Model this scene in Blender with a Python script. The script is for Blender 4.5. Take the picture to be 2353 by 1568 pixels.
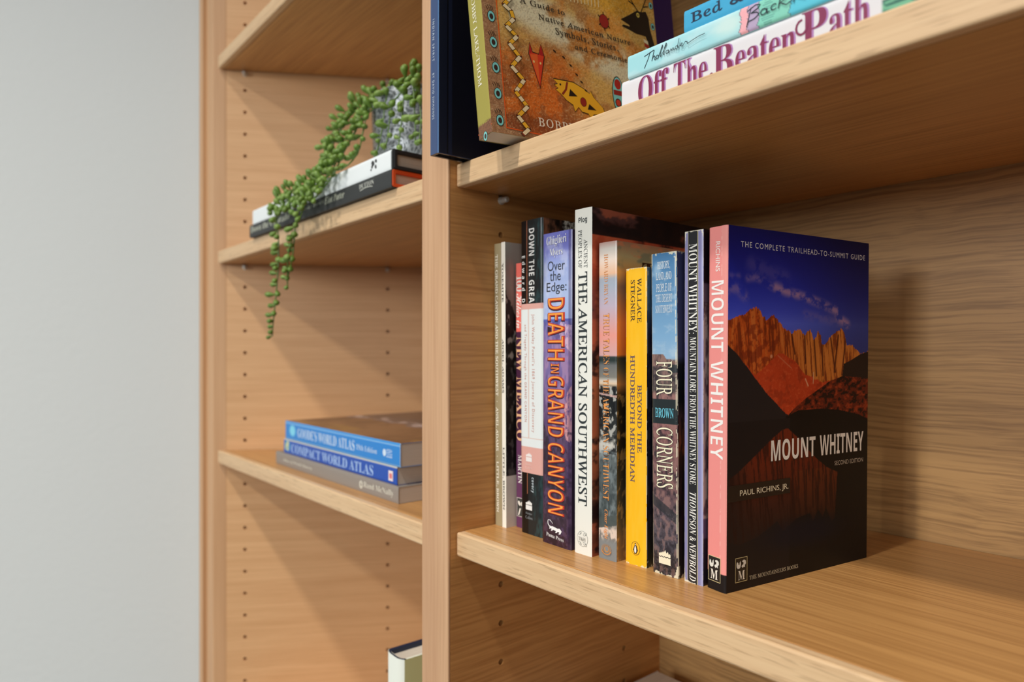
import bpy, math, random
import numpy as np
from mathutils import Matrix, Vector
from mathutils.geometry import tessellate_polygon

for o in list(bpy.data.objects):
    bpy.data.objects.remove(o, do_unlink=True)
SC = bpy.context.scene
COL = SC.collection
MM = 0.001

# ------------------------------------------------------------------ camera, light, exposure
cam = bpy.data.cameras.new('camera')
cam.lens, cam.sensor_width, cam.shift_y = 23.957, 36.0, 0.0090
cam.clip_start = 0.01
cam.dof.use_dof = True
cam.dof.focus_distance = 0.435
cam.dof.aperture_fstop = 5.6
cam.dof.aperture_blades = 7
co = bpy.data.objects.new('camera', cam)
COL.objects.link(co)
ya = math.radians(40.056)
fw = Vector((-math.cos(ya), math.sin(ya), 0.0002)).normalized()
rt = fw.cross(Vector((0, 0, 1))).normalized()
up = rt.cross(fw)
co.matrix_world = Matrix(((rt.x, up.x, -fw.x, .435763), (rt.y, up.y, -fw.y, -.301433),
                          (rt.z, up.z, -fw.z, .192843), (0, 0, 0, 1)))
SC.camera = co
SC.view_settings.view_transform = 'Standard'
SC.view_settings.look = 'None'
SC.view_settings.gamma = 1.0
SC.view_settings.use_curve_mapping = False
SC.view_settings.exposure = 0.0

world = bpy.data.worlds.new('world')
SC.world = world
world.use_nodes = True
world.node_tree.nodes['Background'].inputs[0].default_value = (0.86, 0.93, 1.0, 1)
world.node_tree.nodes['Background'].inputs[1].default_value = 0.17


def area(name, loc, target, sx, sy, power, color, spread=180):
    l = bpy.data.lights.new(name, 'AREA')
    l.shape, l.size, l.size_y, l.energy, l.color = 'RECTANGLE', sx, sy, power, color
    l.spread = math.radians(spread)
    ob = bpy.data.objects.new(name, l)
    COL.objects.link(ob)
    ob.location = loc
    ob.rotation_euler = (Vector(target) - Vector(loc)).to_track_quat('-Z', 'Y').to_euler()
    return ob


area('ceiling_lamp', (.25, -1.20, 2.37), (.15, -.85, .0), .13, .13, 11.0, (1.0, .955, .89), 76)
area('ceiling_lamp', (.10, -2.20, 2.10), (.05, -1.45, .0), .15, .15, 14.0, (1.0, .955, .89), 98)
area('window_light', (.05, -3.7, .86), (.0, .0, .2), 1.0, .9, 44, (.97, .985, 1.0))
area('side_fill_light', (2.7, -2.5, 1.0), (.0, .1, .2), 1.5, 1.3, 18, (1.0, .98, .95))  # added soft fill from the right, lifts faces turned that way; no actual window


# ------------------------------------------------------------------ helpers
def lin(c):
    c = np.asarray(c, float) / 255.0
    return np.where(c <= .04045, c / 12.92, ((c + .055) / 1.055) ** 2.4)


def link(name, me, parent=None, mat=None):
    o = bpy.data.objects.new(name, me)
    COL.objects.link(o)
    if parent is not None:
        o.parent = parent
    if mat is not None:
        me.materials.clear()
        me.materials.append(mat)
    return o


def tag(o, label=None, cat=None, group=None, kind=None):
    for k, v in (('label', label), ('category', cat), ('group', group), ('kind', kind)):
        if v:
            o[k] = v
    return o


def empty(name, mat, label, cat, group=None):
    o = bpy.data.objects.new(name, None)
    COL.objects.link(o)
    o.empty_display_size = .02
    o.matrix_world = mat
    return tag(o, label, cat, group)


def mesh(name, verts, faces, scale=MM):
    me = bpy.data.meshes.new(name)
    me.from_pydata([tuple(c * scale for c in v) for v in verts], [], faces)
    me.update()
    return me


def box_mesh(name, x0, x1, y0, y1, z0, z1, bevel=0.0, seg=2):
    v = [(x, y, z) for x in (x0, x1) for y in (y0, y1) for z in (z0, z1)]
    f = [(0, 1, 3, 2), (4, 6, 7, 5), (0, 4, 5, 1), (2, 3, 7, 6), (0, 2, 6, 4), (1, 5, 7, 3)]
    return finish(mesh(name, v, f), bevel, seg)


def finish(me, bevel, seg=2):
    import bmesh
    bm = bmesh.new()
    bm.from_mesh(me)
    bmesh.ops.recalc_face_normals(bm, faces=bm.faces)
    if bevel:
        bmesh.ops.bevel(bm, geom=list(bm.edges), offset=bevel * MM, segments=seg, affect='EDGES', profile=.5)
        for f in bm.faces:
            f.smooth = False
    bm.to_mesh(me)
    bm.free()
    return me


def prism(name, poly, z0, z1, bevel=0.0):
    n = len(poly)
    v = [(x, y, z0) for x, y in poly] + [(x, y, z1) for x, y in poly]
    f = [tuple(range(n - 1, -1, -1)), tuple(range(n, 2 * n))]
    f += [(i, (i + 1) % n, n + (i + 1) % n, n + i) for i in range(n)]
    return finish(mesh(name, v, f), bevel)


# ------------------------------------------------------------------ materials
def new_mat(name):
    m = bpy.data.materials.new(name)
    m.use_nodes = True
    return m, m.node_tree, m.node_tree.nodes['Principled BSDF']


def plain(name, rgb, rough=.5, metal=0.0, spec=.5, **kw):
    m, t, b = new_mat(name)
    b.inputs['Base Color'].default_value = (*lin(rgb), 1)
    b.inputs['Roughness'].default_value = rough
    b.inputs['Metallic'].default_value = metal
    b.inputs['Specular IOR Level'].default_value = spec
    for k, v in kw.items():
        b.inputs[k].default_value = v
    return m


def wood(name, axis, light, dark, fine=1.0, pores=0.0, rough=.38, wobble=0.0, coat=0.0, band=.5, cross=1.0, seed=0.0):
    """Oak: bands, fine growth lines and open pores, all stretched along one axis."""
    m, t, b = new_mat(name)
    N, L = t.nodes, t.links
    tc = N.new('ShaderNodeTexCoord')
    src = tc.outputs['Object']
    add = N.new('ShaderNodeVectorMath')
    add.operation = 'ADD'
    add.inputs[1].default_value = (seed, seed * .7, seed * 1.3)
    L.new(src, add.inputs[0])
    src = add.outputs[0]
    if wobble:
        w = N.new('ShaderNodeTexNoise')
        w.inputs['Scale'].default_value = 16
        w.inputs['Detail'].default_value = 2
        L.new(src, w.inputs['Vector'])
        s = N.new('ShaderNodeVectorMath')
        s.operation = 'SUBTRACT'
        L.new(w.outputs['Color'], s.inputs[0])
        s.inputs[1].default_value = (.5, .5, .5)
        sc = N.new('ShaderNodeVectorMath')
        sc.operation = 'SCALE'
        sc.inputs['Scale'].default_value = wobble
        L.new(s.outputs[0], sc.inputs[0])
        ad = N.new('ShaderNodeVectorMath')
        ad.operation = 'ADD'
        L.new(src, ad.inputs[0])
        L.new(sc.outputs[0], ad.inputs[1])
        src = ad.outputs[0]

    def layer(along, across, detail):
        mp = N.new('ShaderNodeMapping')
        sv = [across, across, across]
        sv['XYZ'.index(axis)] = along
        mp.inputs['Scale'].default_value = sv
        L.new(src, mp.inputs['Vector'])
        n = N.new('ShaderNodeTexNoise')
        n.inputs['Scale'].default_value = 1
        n.inputs['Detail'].default_value = detail
        n.inputs['Roughness'].default_value = .55
        L.new(mp.outputs[0], n.inputs['Vector'])
        return n.outputs['Fac']

    def mix(fac, a, bcol, amount):
        mr = N.new('ShaderNodeMapRange')
        mr.inputs['From Min'].default_value, mr.inputs['From Max'].default_value = fac[1], fac[2]
        mr.inputs['To Max'].default_value = amount
        L.new(fac[0], mr.inputs['Value'])
        mx = N.new('ShaderNodeMix')
        mx.data_type = 'RGBA'
        L.new(mr.outputs[0], mx.inputs['Factor'])
        if isinstance(a, tuple):
            mx.inputs['A'].default_value = a
        else:
            L.new(a, mx.inputs['A'])
        mx.inputs['B'].default_value = bcol
        return mx.outputs['Result']
    lc, dc = (*lin(light), 1), (*lin(dark), 1)
    c = mix((layer(2.5, 70 * cross, 2), .35, .68), lc, dc, band)
    f1 = layer(9, 520 * cross, 4)
    c = mix((f1, .42, .66), c, dc, .75 * fine)
    if pores:
        pc = tuple(x * .62 for x in lin(dark)) + (1,)
        p1 = layer(48, 1050 * cross, 1)
        c = mix((p1, .60, .70), c, pc, pores)
    L.new(c, b.inputs['Base Color'])
    b.inputs['Roughness'].default_value = rough
    b.inputs['Coat Weight'].default_value = coat
    b.inputs['Coat Roughness'].default_value = .16
    bp = N.new('ShaderNodeBump')
    bp.inputs['Strength'].default_value = .12
    bp.inputs['Distance'].default_value = .0004
    bp.invert = True
    L.new(f1, bp.inputs['Height'])
    L.new(bp.outputs[0], b.inputs['Normal'])
    return m


LT, DK = (208, 152, 90), (160, 104, 50)
W_SHELF = wood('oak_veneer_shelf', 'X', (208, 156, 94), (162, 112, 60), fine=.95, rough=.34, coat=.14, band=.35)
W_EDGE = wood('oak_solid_edge', 'X', (226, 192, 148), (198, 156, 112), fine=.5, pores=.42, rough=.45, cross=.8, band=.3)
W_SIDE = wood('oak_veneer_side', 'X', LT, DK, fine=.8, rough=.42, cross=.7, wobble=.003, band=.3)
W_LEFT = wood('oak_veneer_left', 'X', (230, 184, 134), (200, 148, 98), fine=.6, rough=.42, cross=1.25, wobble=.002, band=.28, seed=3.1)
W_BACK = wood('oak_veneer_back', 'X', (200, 156, 98), (130, 94, 54), fine=.8, rough=.5, cross=.85, wobble=.0065, band=.22, seed=1.7)
W_POST = wood('oak_post', 'Z', (212, 170, 130), (186, 140, 102), fine=.7, rough=.45, cross=.7, band=.5, seed=.4)
W_LIP = wood('oak_lipping', 'Z', (214, 170, 126), (192, 144, 100), fine=.4, rough=.5, cross=.7, band=.5, seed=.9)


def m_wall():
    m, t, b = new_mat('painted_plaster')
    N, L = t.nodes, t.links
    tc = N.new('ShaderNodeTexCoord')
    n = N.new('ShaderNodeTexNoise')
    n.inputs['Scale'].default_value = 110
    n.inputs['Detail'].default_value = 3
    L.new(tc.outputs['Object'], n.inputs['Vector'])
    bp = N.new('ShaderNodeBump')
    bp.inputs['Strength'].default_value = .22
    bp.inputs['Distance'].default_value = .002
    L.new(n.outputs['Fac'], bp.inputs['Height'])
    L.new(bp.outputs[0], b.inputs['Normal'])
    b.inputs['Base Color'].default_value = (*lin((217, 221, 219)), 1)
    b.inputs['Roughness'].default_value = .85
    b.inputs['Specular IOR Level'].default_value = .2
    return m


def m_print(name, rough, coat=0.0, bump=0.0):
    m, t, b = new_mat(name)
    a = t.nodes.new('ShaderNodeAttribute')
    a.attribute_name = 'ink'
    t.links.new(a.outputs['Color'], b.inputs['Base Color'])
    b.inputs['Roughness'].default_value = rough
    b.inputs['Coat Weight'].default_value = coat
    b.inputs['Coat Roughness'].default_value = .12
    b.inputs['Specular IOR Level'].default_value = .22
    if bump:
        n = t.nodes.new('ShaderNodeTexNoise')
        n.inputs['Scale'].default_value = 260
        tc = t.nodes.new('ShaderNodeTexCoord')
        t.links.new(tc.outputs['Object'], n.inputs['Vector'])
        bp = t.nodes.new('ShaderNodeBump')
        bp.inputs['Strength'].default_value = bump
        bp.inputs['Distance'].default_value = .0006
        t.links.new(n.outputs['Fac'], bp.inputs['Height'])
        t.links.new(bp.outputs[0], b.inputs['Normal'])
    return m


PRINT_GLOSS = m_print('printed_gloss_cover', .38, .3, .05)
PRINT_SATIN = m_print('printed_satin_cover', .5, .0, .05)
PRINT_MATTE = m_print('printed_matte_cover', .55)


def m_pages(name, rgb, axis='X'):
    m, t, b = new_mat(name)
    N, L = t.nodes, t.links
    tc = N.new('ShaderNodeTexCoord')
    mp = N.new('ShaderNodeMapping')
    mp.inputs['Scale'].default_value = (2600, 8, 8)
    L.new(tc.outputs['Object'], mp.inputs['Vector'])
    n = N.new('ShaderNodeTexNoise')
    n.inputs['Scale'].default_value = 1
    n.inputs['Detail'].default_value = 2
    L.new(mp.outputs[0], n.inputs['Vector'])
    r = N.new('ShaderNodeValToRGB')
    r.color_ramp.elements[0].position, r.color_ramp.elements[1].position = .3, .6
    r.color_ramp.elements[0].color = (*(lin(rgb) * .78), 1)
    r.color_ramp.elements[1].color = (*lin(rgb), 1)
    L.new(n.outputs['Fac'], r.inputs[0])
    L.new(r.outputs[0], b.inputs['Base Color'])
    b.inputs['Roughness'].default_value = .8
    return m


PAGES = m_pages('page_edges', (226, 214, 196))
PAGES_GREY = m_pages('grey_page_edges', (205, 196, 184))
INK = {}


def ink(rgb, rough=.4):
    k = (tuple(rgb), rough)
    if k not in INK:
        INK[k] = plain('ink_%d_%d_%d' % tuple(rgb), rgb, rough)
    return INK[k]


# ------------------------------------------------------------------ painting of printed covers
def vnoise(x, y, seed=0):
    xi, yi = np.floor(x), np.floor(y)
    fx, fy = x - xi, y - yi
    fx, fy = fx * fx * (3 - 2 * fx), fy * fy * (3 - 2 * fy)

    def h(a, b):
        s = np.sin(a * 127.1 + b * 311.7 + seed * 74.7) * 43758.5453
        return s - np.floor(s)
    return (h(xi, yi) * (1 - fx) + h(xi + 1, yi) * fx) * (1 - fy) + (h(xi, yi + 1) * (1 - fx) + h(xi + 1, yi + 1) * fx) * fy


def fbm(x, y, seed=0, octv=4):
    s, a, t = 0, 1.0, 0
    for i in range(octv):
        s = s + a * vnoise(x * 2 ** i, y * 2 ** i, seed + i * 3.3)
        t += a
        a *= .55
    return s / t


def ss(x, a, b):
    t = np.clip((x - a) / (b - a), 0, 1)
    return t * t * (3 - 2 * t)


def inpoly(x, y, poly):
    r = np.zeros(x.shape, bool)
    n = len(poly)
    for i in range(n):
        x0, y0 = poly[i]
        x1, y1 = poly[(i + 1) % n]
        if y0 == y1:
            continue
        c = (y0 > y) != (y1 > y)
        r ^= c & (x < (x1 - x0) * (y - y0) / (y1 - y0) + x0)
    return r


def dline(x, y, pts):
    d = np.full(x.shape, 1e9)
    for (x0, y0), (x1, y1) in zip(pts[:-1], pts[1:]):
        dx, dy = x1 - x0, y1 - y0
        t = np.clip(((x - x0) * dx + (y - y0) * dy) / (dx * dx + dy * dy + 1e-9), 0, 1)
        d = np.minimum(d, np.hypot(x - x0 - t * dx, y - y0 - t * dy))
    return d


class Art:
    """A flat print: numpy canvas of sRGB values sampled at the vertices of a cover."""

    def __init__(s, x, y, base):
        s.x, s.y = x, y
        s.c = np.zeros((len(x), 3)) + np.asarray(base, float)

    def mix(s, m, col):
        m = np.asarray(m, float)
        s.c = s.c * (1 - m[:, None]) + np.asarray(col, float) * m[:, None]
        return s

    def grad(s, stops):
        ys = [p for p, _ in stops]
        for i in range(3):
            s.c[:, i] = np.interp(s.y, ys, [c[i] for _, c in stops])
        return s

    def poly(s, pts, col, a=1.0):
        return s.mix(inpoly(s.x, s.y, pts) * a, col)

    def shade(s, m):
        s.c *= np.asarray(m)[:, None]
        return s


def grid(name, xs, zs, place, paint, base):
    nx, nz = len(xs), len(zs)
    X, Z = np.meshgrid(xs, zs)
    X, Z = X.ravel(), Z.ravel()
    P = np.stack(place(X, Z), 1) * MM
    i = np.arange(nx * nz).reshape(nz, nx)
    q = np.stack([i[:-1, :-1], i[:-1, 1:], i[1:, 1:], i[1:, :-1]], -1).reshape(-1, 4)
    c = paint(Art(X, Z, base)).c if paint else np.zeros((len(X), 3)) + np.asarray(base, float)
    return P, q, lin(np.clip(c, 0, 255))


def np_mesh(name, parts):
    V = np.concatenate([p[0] for p in parts])
    off, Q = 0, []
    for p in parts:
        Q.append(p[1] + off)
        off += len(p[0])
    Q = np.concatenate(Q)
    C = np.concatenate([p[2] for p in parts])
    me = bpy.data.meshes.new(name)
    me.vertices.add(len(V))
    me.vertices.foreach_set('co', V.astype(np.float32).ravel())
    me.loops.add(Q.size)
    me.loops.foreach_set('vertex_index', Q.astype(np.int32).ravel())
    me.polygons.add(len(Q))
    me.polygons.foreach_set('loop_start', np.arange(0, Q.size, 4, dtype=np.int32))
    me.polygons.foreach_set('loop_total', np.full(len(Q), 4, np.int32))
    at = me.attributes.new('ink', 'FLOAT_COLOR', 'POINT')
    at.data.foreach_set('color', np.concatenate([C, np.ones((len(C), 1))], 1).astype(np.float32).ravel())
    me.update(calc_edges=True)
    me.polygons.foreach_set('use_smooth', np.ones(len(Q), bool))
    return me


# ------------------------------------------------------------------ lettering
_tc = bpy.data.curves.new('type', 'FONT')
_tc.resolution_u = 3
_to = bpy.data.objects.new('type', _tc)
_ts = bpy.data.scenes.new('typesetting')
_ts.collection.objects.link(_to)
STY = {'serifb': (0x1D400, 0x1D41A, 0x1D7CE), 'serif': (0x1D434, 0x1D44E, 0x1D7CE), 'serifi': (0x1D434, 0x1D44E, 0x1D7CE),
       'serifbi': (0x1D468, 0x1D482, 0x1D7CE), 'script': (0x1D4D0, 0x1D4EA, 0x1D7CE), 'sansb': (0x1D5D4, 0x1D5EE, 0x1D7EC),
       'sansi': (0x1D608, 0x1D622, 0x1D7E2), 'mono': (0x1D670, 0x1D68A, 0x1D7F6)}
_tcache = {}


def glyphs(text, style, spacing=1.0, weight=0.0):
    key = (text, style, spacing, weight)
    if key in _tcache:
        return _tcache[key]
    if style in STY:
        u, l, dg = STY[style]
        s = ''
        for c in text:
            if 'A' <= c <= 'Z':
                s += chr(u + ord(c) - 65)
            elif 'a' <= c <= 'z':
                k = l + ord(c) - 97
                s += chr(0x210E if k == 0x1D455 else k)
            elif '0' <= c <= '9':
                s += chr(dg + ord(c) - 48)
            else:
                s += c
    else:
        s = text
    _tc.body, _tc.size, _tc.space_character, _tc.offset = s, 1.0, spacing, weight
    _ts.view_layers[0].update()
    me = bpy.data.meshes.new_from_object(_to.evaluated_get(_ts.view_layers[0].depsgraph))
    n = len(me.vertices)
    v = np.zeros(n * 3, np.float32)
    me.vertices.foreach_get('co', v)
    v = v.reshape(-1, 3)[:, :2].astype(float)
    if style == 'serif':
        v[:, 0] -= v[:, 1] * .29
    f = [tuple(p.vertices) for p in me.polygons]
    bpy.data.meshes.remove(me)
    v -= v.min(0)
    v /= np.maximum(v.max(0), 1e-6)
    _tcache[key] = (v, f)
    return _tcache[key]


# ------------------------------------------------------------------ books
def rot(yaw=0, lean=0, pitch=0):
    return (Matrix.Rotation(math.radians(yaw), 4, 'Z') @ Matrix.Rotation(math.radians(lean), 4, 'Y')
            @ Matrix.Rotation(math.radians(pitch), 4, 'X'))


FLAT = Matrix(((0, 0, -1, 0), (0, 1, 0, 0), (1, 0, 0, 0), (0, 0, 0, 1)))


class Book:
    """Local frame in mm: spine in the plane y=0, x across the spine, y into the book, z up the spine.
    Front cover is the side x = w."""

    def __init__(s, P, R, w, d, h, name, label, group, bulge=.8):
        s.w, s.d, s.h, s.bulge = w, d, h, bulge
        s.root = empty(name, Matrix.Translation(Vector(P) * MM) @ R, label, 'book', group)

    def spine_y(s, x):
        return -s.bulge * (1 - np.abs(2 * np.clip(x / s.w, 0, 1) - 1) ** (4 if s.bulge > 2 else 10))

    def hard(s, spine, front, base, mat, res=.5, fres=.5, fz=None, back=None, pages=PAGES, inset=0.25, board=.4,
             fd=None, part='cover'):
        """Cover wrapped round the spine with a block of pages; inset > 1 makes it a hardback with overhanging boards."""
        w, d, h = s.w, s.d, s.h
        sx = np.linspace(0, w, max(9, int(w / res) + 1))
        sz = np.linspace(0, h, max(3, int(h / res) + 1))
        parts = [grid('s', sx, sz, lambda X, Z: (X, s.spine_y(X), Z), spine, base)]
        d0 = fd or d
        fy = np.concatenate([np.linspace(0, d0, max(3, int(d0 / fres) + 1)), [d] if d0 < d else []])
        z0, z1 = fz or (0, h)
        fzz = np.concatenate([[0] if z0 > 0 else [], np.linspace(z0, z1, max(3, int((z1 - z0) / fres) + 1)), [h] if z1 < h else []])
        parts.append(grid('f', fy, fzz, lambda Y, Z: (w + 0 * Y, Y, Z), front, base))
        B = back or base
        parts.append(grid('b', np.array([d, 0.]), np.array([0., h]), lambda Y, Z: (0 * Y, Y, Z), None, B))
        t = board
        # inner faces and rims give the boards thickness
        for xa, xb in ((0, t), (w - t, w)):
            for z in (0, h):
                parts.append((np.array([(xa, 0, z), (xb, 0, z), (xb, d, z), (xa, d, z)]) * MM, np.array([[0, 1, 2, 3]]),
                              np.tile(lin(B), (4, 1))))
            parts.append((np.array([(xa, d, 0), (xb, d, 0), (xb, d, h), (xa, d, h)]) * MM, np.array([[0, 1, 2, 3]]), np.tile(lin(B), (4, 1))))
        for x in (t, w - t):
            parts.append((np.array([(x, 0, 0), (x, d, 0), (x, d, h), (x, 0, h)]) * MM, np.array([[0, 1, 2, 3]]), np.tile(lin(B), (4, 1))))
        # spine thickness rims
        n = len(sx)
        for z in (0, h):
            a = np.stack([sx, s.spine_y(sx), np.full(n, z)], 1)
            b = np.stack([sx, s.spine_y(sx) + t + .3, np.full(n, z)], 1)
            i = np.arange(n - 1)
            parts.append((np.concatenate([a, b]) * MM, np.stack([i, i + 1, i + 1 + n, i + n], 1), np.tile(lin(B), (2 * n, 1))))
        s.cover = link(part, np_mesh(part, parts), s.root, mat)
        ov = inset if inset > 1 else .3
        link('page_block', box_mesh('page_block', t + .05, w - t - .05, .35, d - ov, inset, h - inset), s.root, pages)
        return s

    def onface(s, face, a, z, off):
        if face == 's':
            return np.stack([a, s.spine_y(a) - off, z], 1)
        return np.stack([np.full(len(a), s.w + off), a, z], 1)

    def text(s, face, string, style, bx, rgb, down=False, part='lettering', spacing=1.0, weight=0.0, off=.14, rough=.4, shear=0.0, slope=0.0):
        """bx = (left, right, top, bottom) in mm on the face; down = reads down the spine."""
        v, f = glyphs(string, style, spacing, weight)
        x0, x1, zt, zb = bx
        if down:
            a, z = x0 + v[:, 1] * (x1 - x0), zt - v[:, 0] * (zt - zb)
        else:
            a, z = x0 + v[:, 0] * (x1 - x0), zb + v[:, 1] * (zt - zb)
            z = z + slope * (a - x0)
        P = s.onface(face, a, z, off)
        me = bpy.data.meshes.new(part)
        me.from_pydata([tuple(p) for p in P * MM], [], f)
        return link(part, me, s.root, ink(rgb, rough))

    def shapes(s, face, items, part='printed_emblem', off=.17):
        """items: (polygon, rgb) drawn in order, each a hair in front of the one before."""
        V, F, M, mats = [], [], [], []
        for k, (pts, rgb) in enumerate(items):
            m = ink(rgb)
            if m not in mats:
                mats.append(m)
            a = np.array([p[0] for p in pts], float)
            z = np.array([p[1] for p in pts], float)
            P = s.onface(face, a, z, off + .018 * k)
            o = len(V)
            V += [tuple(p * MM) for p in P]
            for t in tessellate_polygon([[Vector((x, y, 0)) for x, y in pts]]):
                F.append(tuple(o + i for i in t))
                M.append(mats.index(m))
        me = bpy.data.meshes.new(part)
        me.from_pydata(V, [], F)
        for m in mats:
            me.materials.append(m)
        me.polygons.foreach_set('material_index', M)
        return link(part, me, s.root)


def ell(cx, cy, rx, ry, n=20, a0=0, a1=2 * math.pi, tilt=0.0):
    ct, st = math.cos(tilt), math.sin(tilt)
    r = []
    for i in range(n):
        t = a0 + (a1 - a0) * i / n
        x, y = rx * math.cos(t), ry * math.sin(t)
        r.append((cx + x * ct - y * st, cy + x * st + y * ct))
    return r


def rect(x0, x1, y0, y1):
    return [(x0, y0), (x1, y0), (x1, y1), (x0, y1)]


def stroke(pts, w):
    """A thin ribbon polygon along a polyline, pieces as quads."""
    out = []
    for (x0, y0), (x1, y1) in zip(pts[:-1], pts[1:]):
        d = math.hypot(x1 - x0, y1 - y0) or 1
        nx, ny = -(y1 - y0) / d * w / 2, (x1 - x0) / d * w / 2
        ex, ey = (x1 - x0) / d * w * .25, (y1 - y0) / d * w * .25
        out.append([(x0 + nx - ex, y0 + ny - ey), (x1 + nx + ex, y1 + ny + ey), (x1 - nx + ex, y1 - ny + ey), (x0 - nx - ex, y0 - ny - ey)])
    return out

# ------------------------------------------------------------------ the room
ANG = math.radians(58.361)
CA, SA = math.cos(ANG), math.sin(ANG)
PX, PY = -601.7, 3.57          # front inner corner of the left end panel
Y_BACK = 261.75
Y_SH = 7.7                     # fronts of the shelves
POST = 37.2

wl = box_mesh('wall_left', -345, 1800, -60, 0, -1250, 1450)
o = link('wall_left', wl, None, m_wall())
# the wall runs on from the end panel, toward the room
o.matrix_world = Matrix.Translation(Vector((-.6605, .004, 0))) @ Matrix.Rotation(ANG + math.pi, 4, 'Z')
tag(o, kind='structure')
o = link('wall_back', box_mesh('wall_back', -700, 1500, 300, 360, -1250, 1450), None, plain('back_wall_paint', (214, 215, 211), .85))
tag(o, kind='structure')
o = link('floor', box_mesh('floor', -2600, 2600, -4200, 360, -1290, -1250), None, plain('carpet', (104, 104, 102), .95))
tag(o, kind='structure')

# ------------------------------------------------------------------ bookcase carcass


def holed_panel(name, x0, length, z0, z1, cols, holes_z, thick, r=2.5, depth=9.0):
    """Board whose face y=0 carries real blind holes for the shelf pins."""
    V, F = [], []

    def v(*p):
        V.append(p)
        return len(V) - 1

    def quad(xa, xb, za, zb):
        if xb - xa > 1e-6 and zb - za > 1e-6:
            F.append((v(xa, 0, za), v(xb, 0, za), v(xb, 0, zb), v(xa, 0, zb)))
    hz = sorted(holes_z)
    x = x0
    for c in cols:
        quad(x, c - 7, z0, z1)
        zc = z0
        for hole in hz:
            quad(c - 7, c + 7, zc, hole - 7)
            n = 16
            ring, sq, deep = [], [], []
            for i in range(n):
                t = 2 * math.pi * (i + .5) / n
                ct, st = math.cos(t), math.sin(t)
                k = 7 / max(abs(ct), abs(st))
                ring.append(v(c + r * ct, 0, hole + r * st))
                deep.append(v(c + r * ct, depth, hole + r * st))
                sq.append(v(c + k * ct, 0, hole + k * st))
            for i in range(n):
                j = (i + 1) % n
                F.append((ring[i], sq[i], sq[j], ring[j]))
                F.append((ring[j], deep[j], deep[i], ring[i]))
            cn = [v(c + 7, 0, hole + 7), v(c - 7, 0, hole + 7), v(c - 7, 0, hole - 7), v(c + 7, 0, hole - 7)]
            for m, i in enumerate((1, 5, 9, 13)):
                F.append((sq[i], cn[m], sq[i + 1]))
            F.append(tuple(deep))
            zc = hole + 7
        quad(c - 7, c + 7, zc, z1)
        x = c + 7
    quad(x, length, z0, z1)
    a = [v(x0, 0, z0), v(length, 0, z0), v(length, 0, z1), v(x0, 0, z1)]
    b = [v(x0, thick, z0), v(length, thick, z0), v(length, thick, z1), v(x0, thick, z1)]
    F.append((b[3], b[2], b[1], b[0]))
    for i in range(4):
        j = (i + 1) % 4
        F.append((a[i], b[i], b[j], a[j]))
    return mesh(name, V, F)


Z0, Z1 = -420.0, 960.0
case = empty('bookcase', Matrix.Translation((0, 0, Z0 * MM)), 'built-in light oak bookcase with pin holes, divider post and slanting left end panel', 'bookcase')
UNDO = Matrix.Translation((0, 0, -Z0 * MM))


def part(name, me, mat, m=None, parent=None):
    ob = link(name, me, parent or case, mat)
    ob.matrix_local = UNDO @ m if m is not None else UNDO
    return ob


LEFT_M = Matrix.Translation(Vector((PX, PY, 0)) * MM) @ Matrix.Rotation(ANG, 4, 'Z')
zl = [189.27 + 32 * k for k in range(-18, 24)]
left = part('end_panel', holed_panel('end_panel', 18, 303, Z0, Z1, (44.0, 249.6), zl, 17), W_LEFT, LEFT_M)
tag(left, 'end panel set at a slant, with two rows of pin holes')
part('lipping', prism('lipping', [(0, 0), (18, 0), (18, 17), (-10.5, 17)], Z0, Z1, .8), W_LIP, LEFT_M)
part('scribe_strip', box_mesh('scribe_strip', -658.5, -641, 0, 22, Z0, Z1, .8), W_LIP)
part('recessed_strip', box_mesh('recessed_strip', -641, -623, 5, 22, Z0, Z1), W_LIP)
DIV_M = Matrix.Rotation(math.pi / 2, 4, 'Z')
zd = [32 * k for k in range(-12, 30)]
part('divider_panel', holed_panel('divider_panel', 2.6, Y_BACK, Z0, Z1, (53.0, 206.8), zd, POST), W_SIDE, DIV_M)
part('face_post', box_mesh('face_post', -POST, 0, 0, 2.6, Z0, Z1, .9), W_POST)
bk = part('back_panel', box_mesh('back_panel', 0, 584, Y_BACK, Y_BACK + 8, Z0, Z1), W_BACK)
part('back_panel', box_mesh('back_panel', -442, -POST, Y_BACK, Y_BACK + 8, Z0, Z1), W_BACK)
part('side_panel', box_mesh('side_panel', 565, 584, 0, Y_BACK, Z0, Z1), W_SIDE)

PIN = plain('nickel_pin', (216, 214, 206), .28, .45, .6)


def pin_mesh():
    V, F, n = [], [], 12
    prof = [(-8, 2.3), (0, 2.3), (0, 3.3), (1.2, 3.3), (1.2, 2.6), (8, 2.4), (8.6, 1.6)]
    for y, r in prof:
        for i in range(n):
            t = 2 * math.pi * i / n
            V.append((r * math.cos(t), -y, r * math.sin(t)))
    for k in range(len(prof) - 1):
        for i in range(n):
            F.append((k * n + i, k * n + (i + 1) % n, (k + 1) * n + (i + 1) % n, (k + 1) * n + i))
    F.append(tuple(range(n)))
    F.append(tuple(range(len(prof) * n - 1, (len(prof) - 1) * n - 1, -1)))
    return finish(mesh('shelf_pin', V, F), 0)


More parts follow.
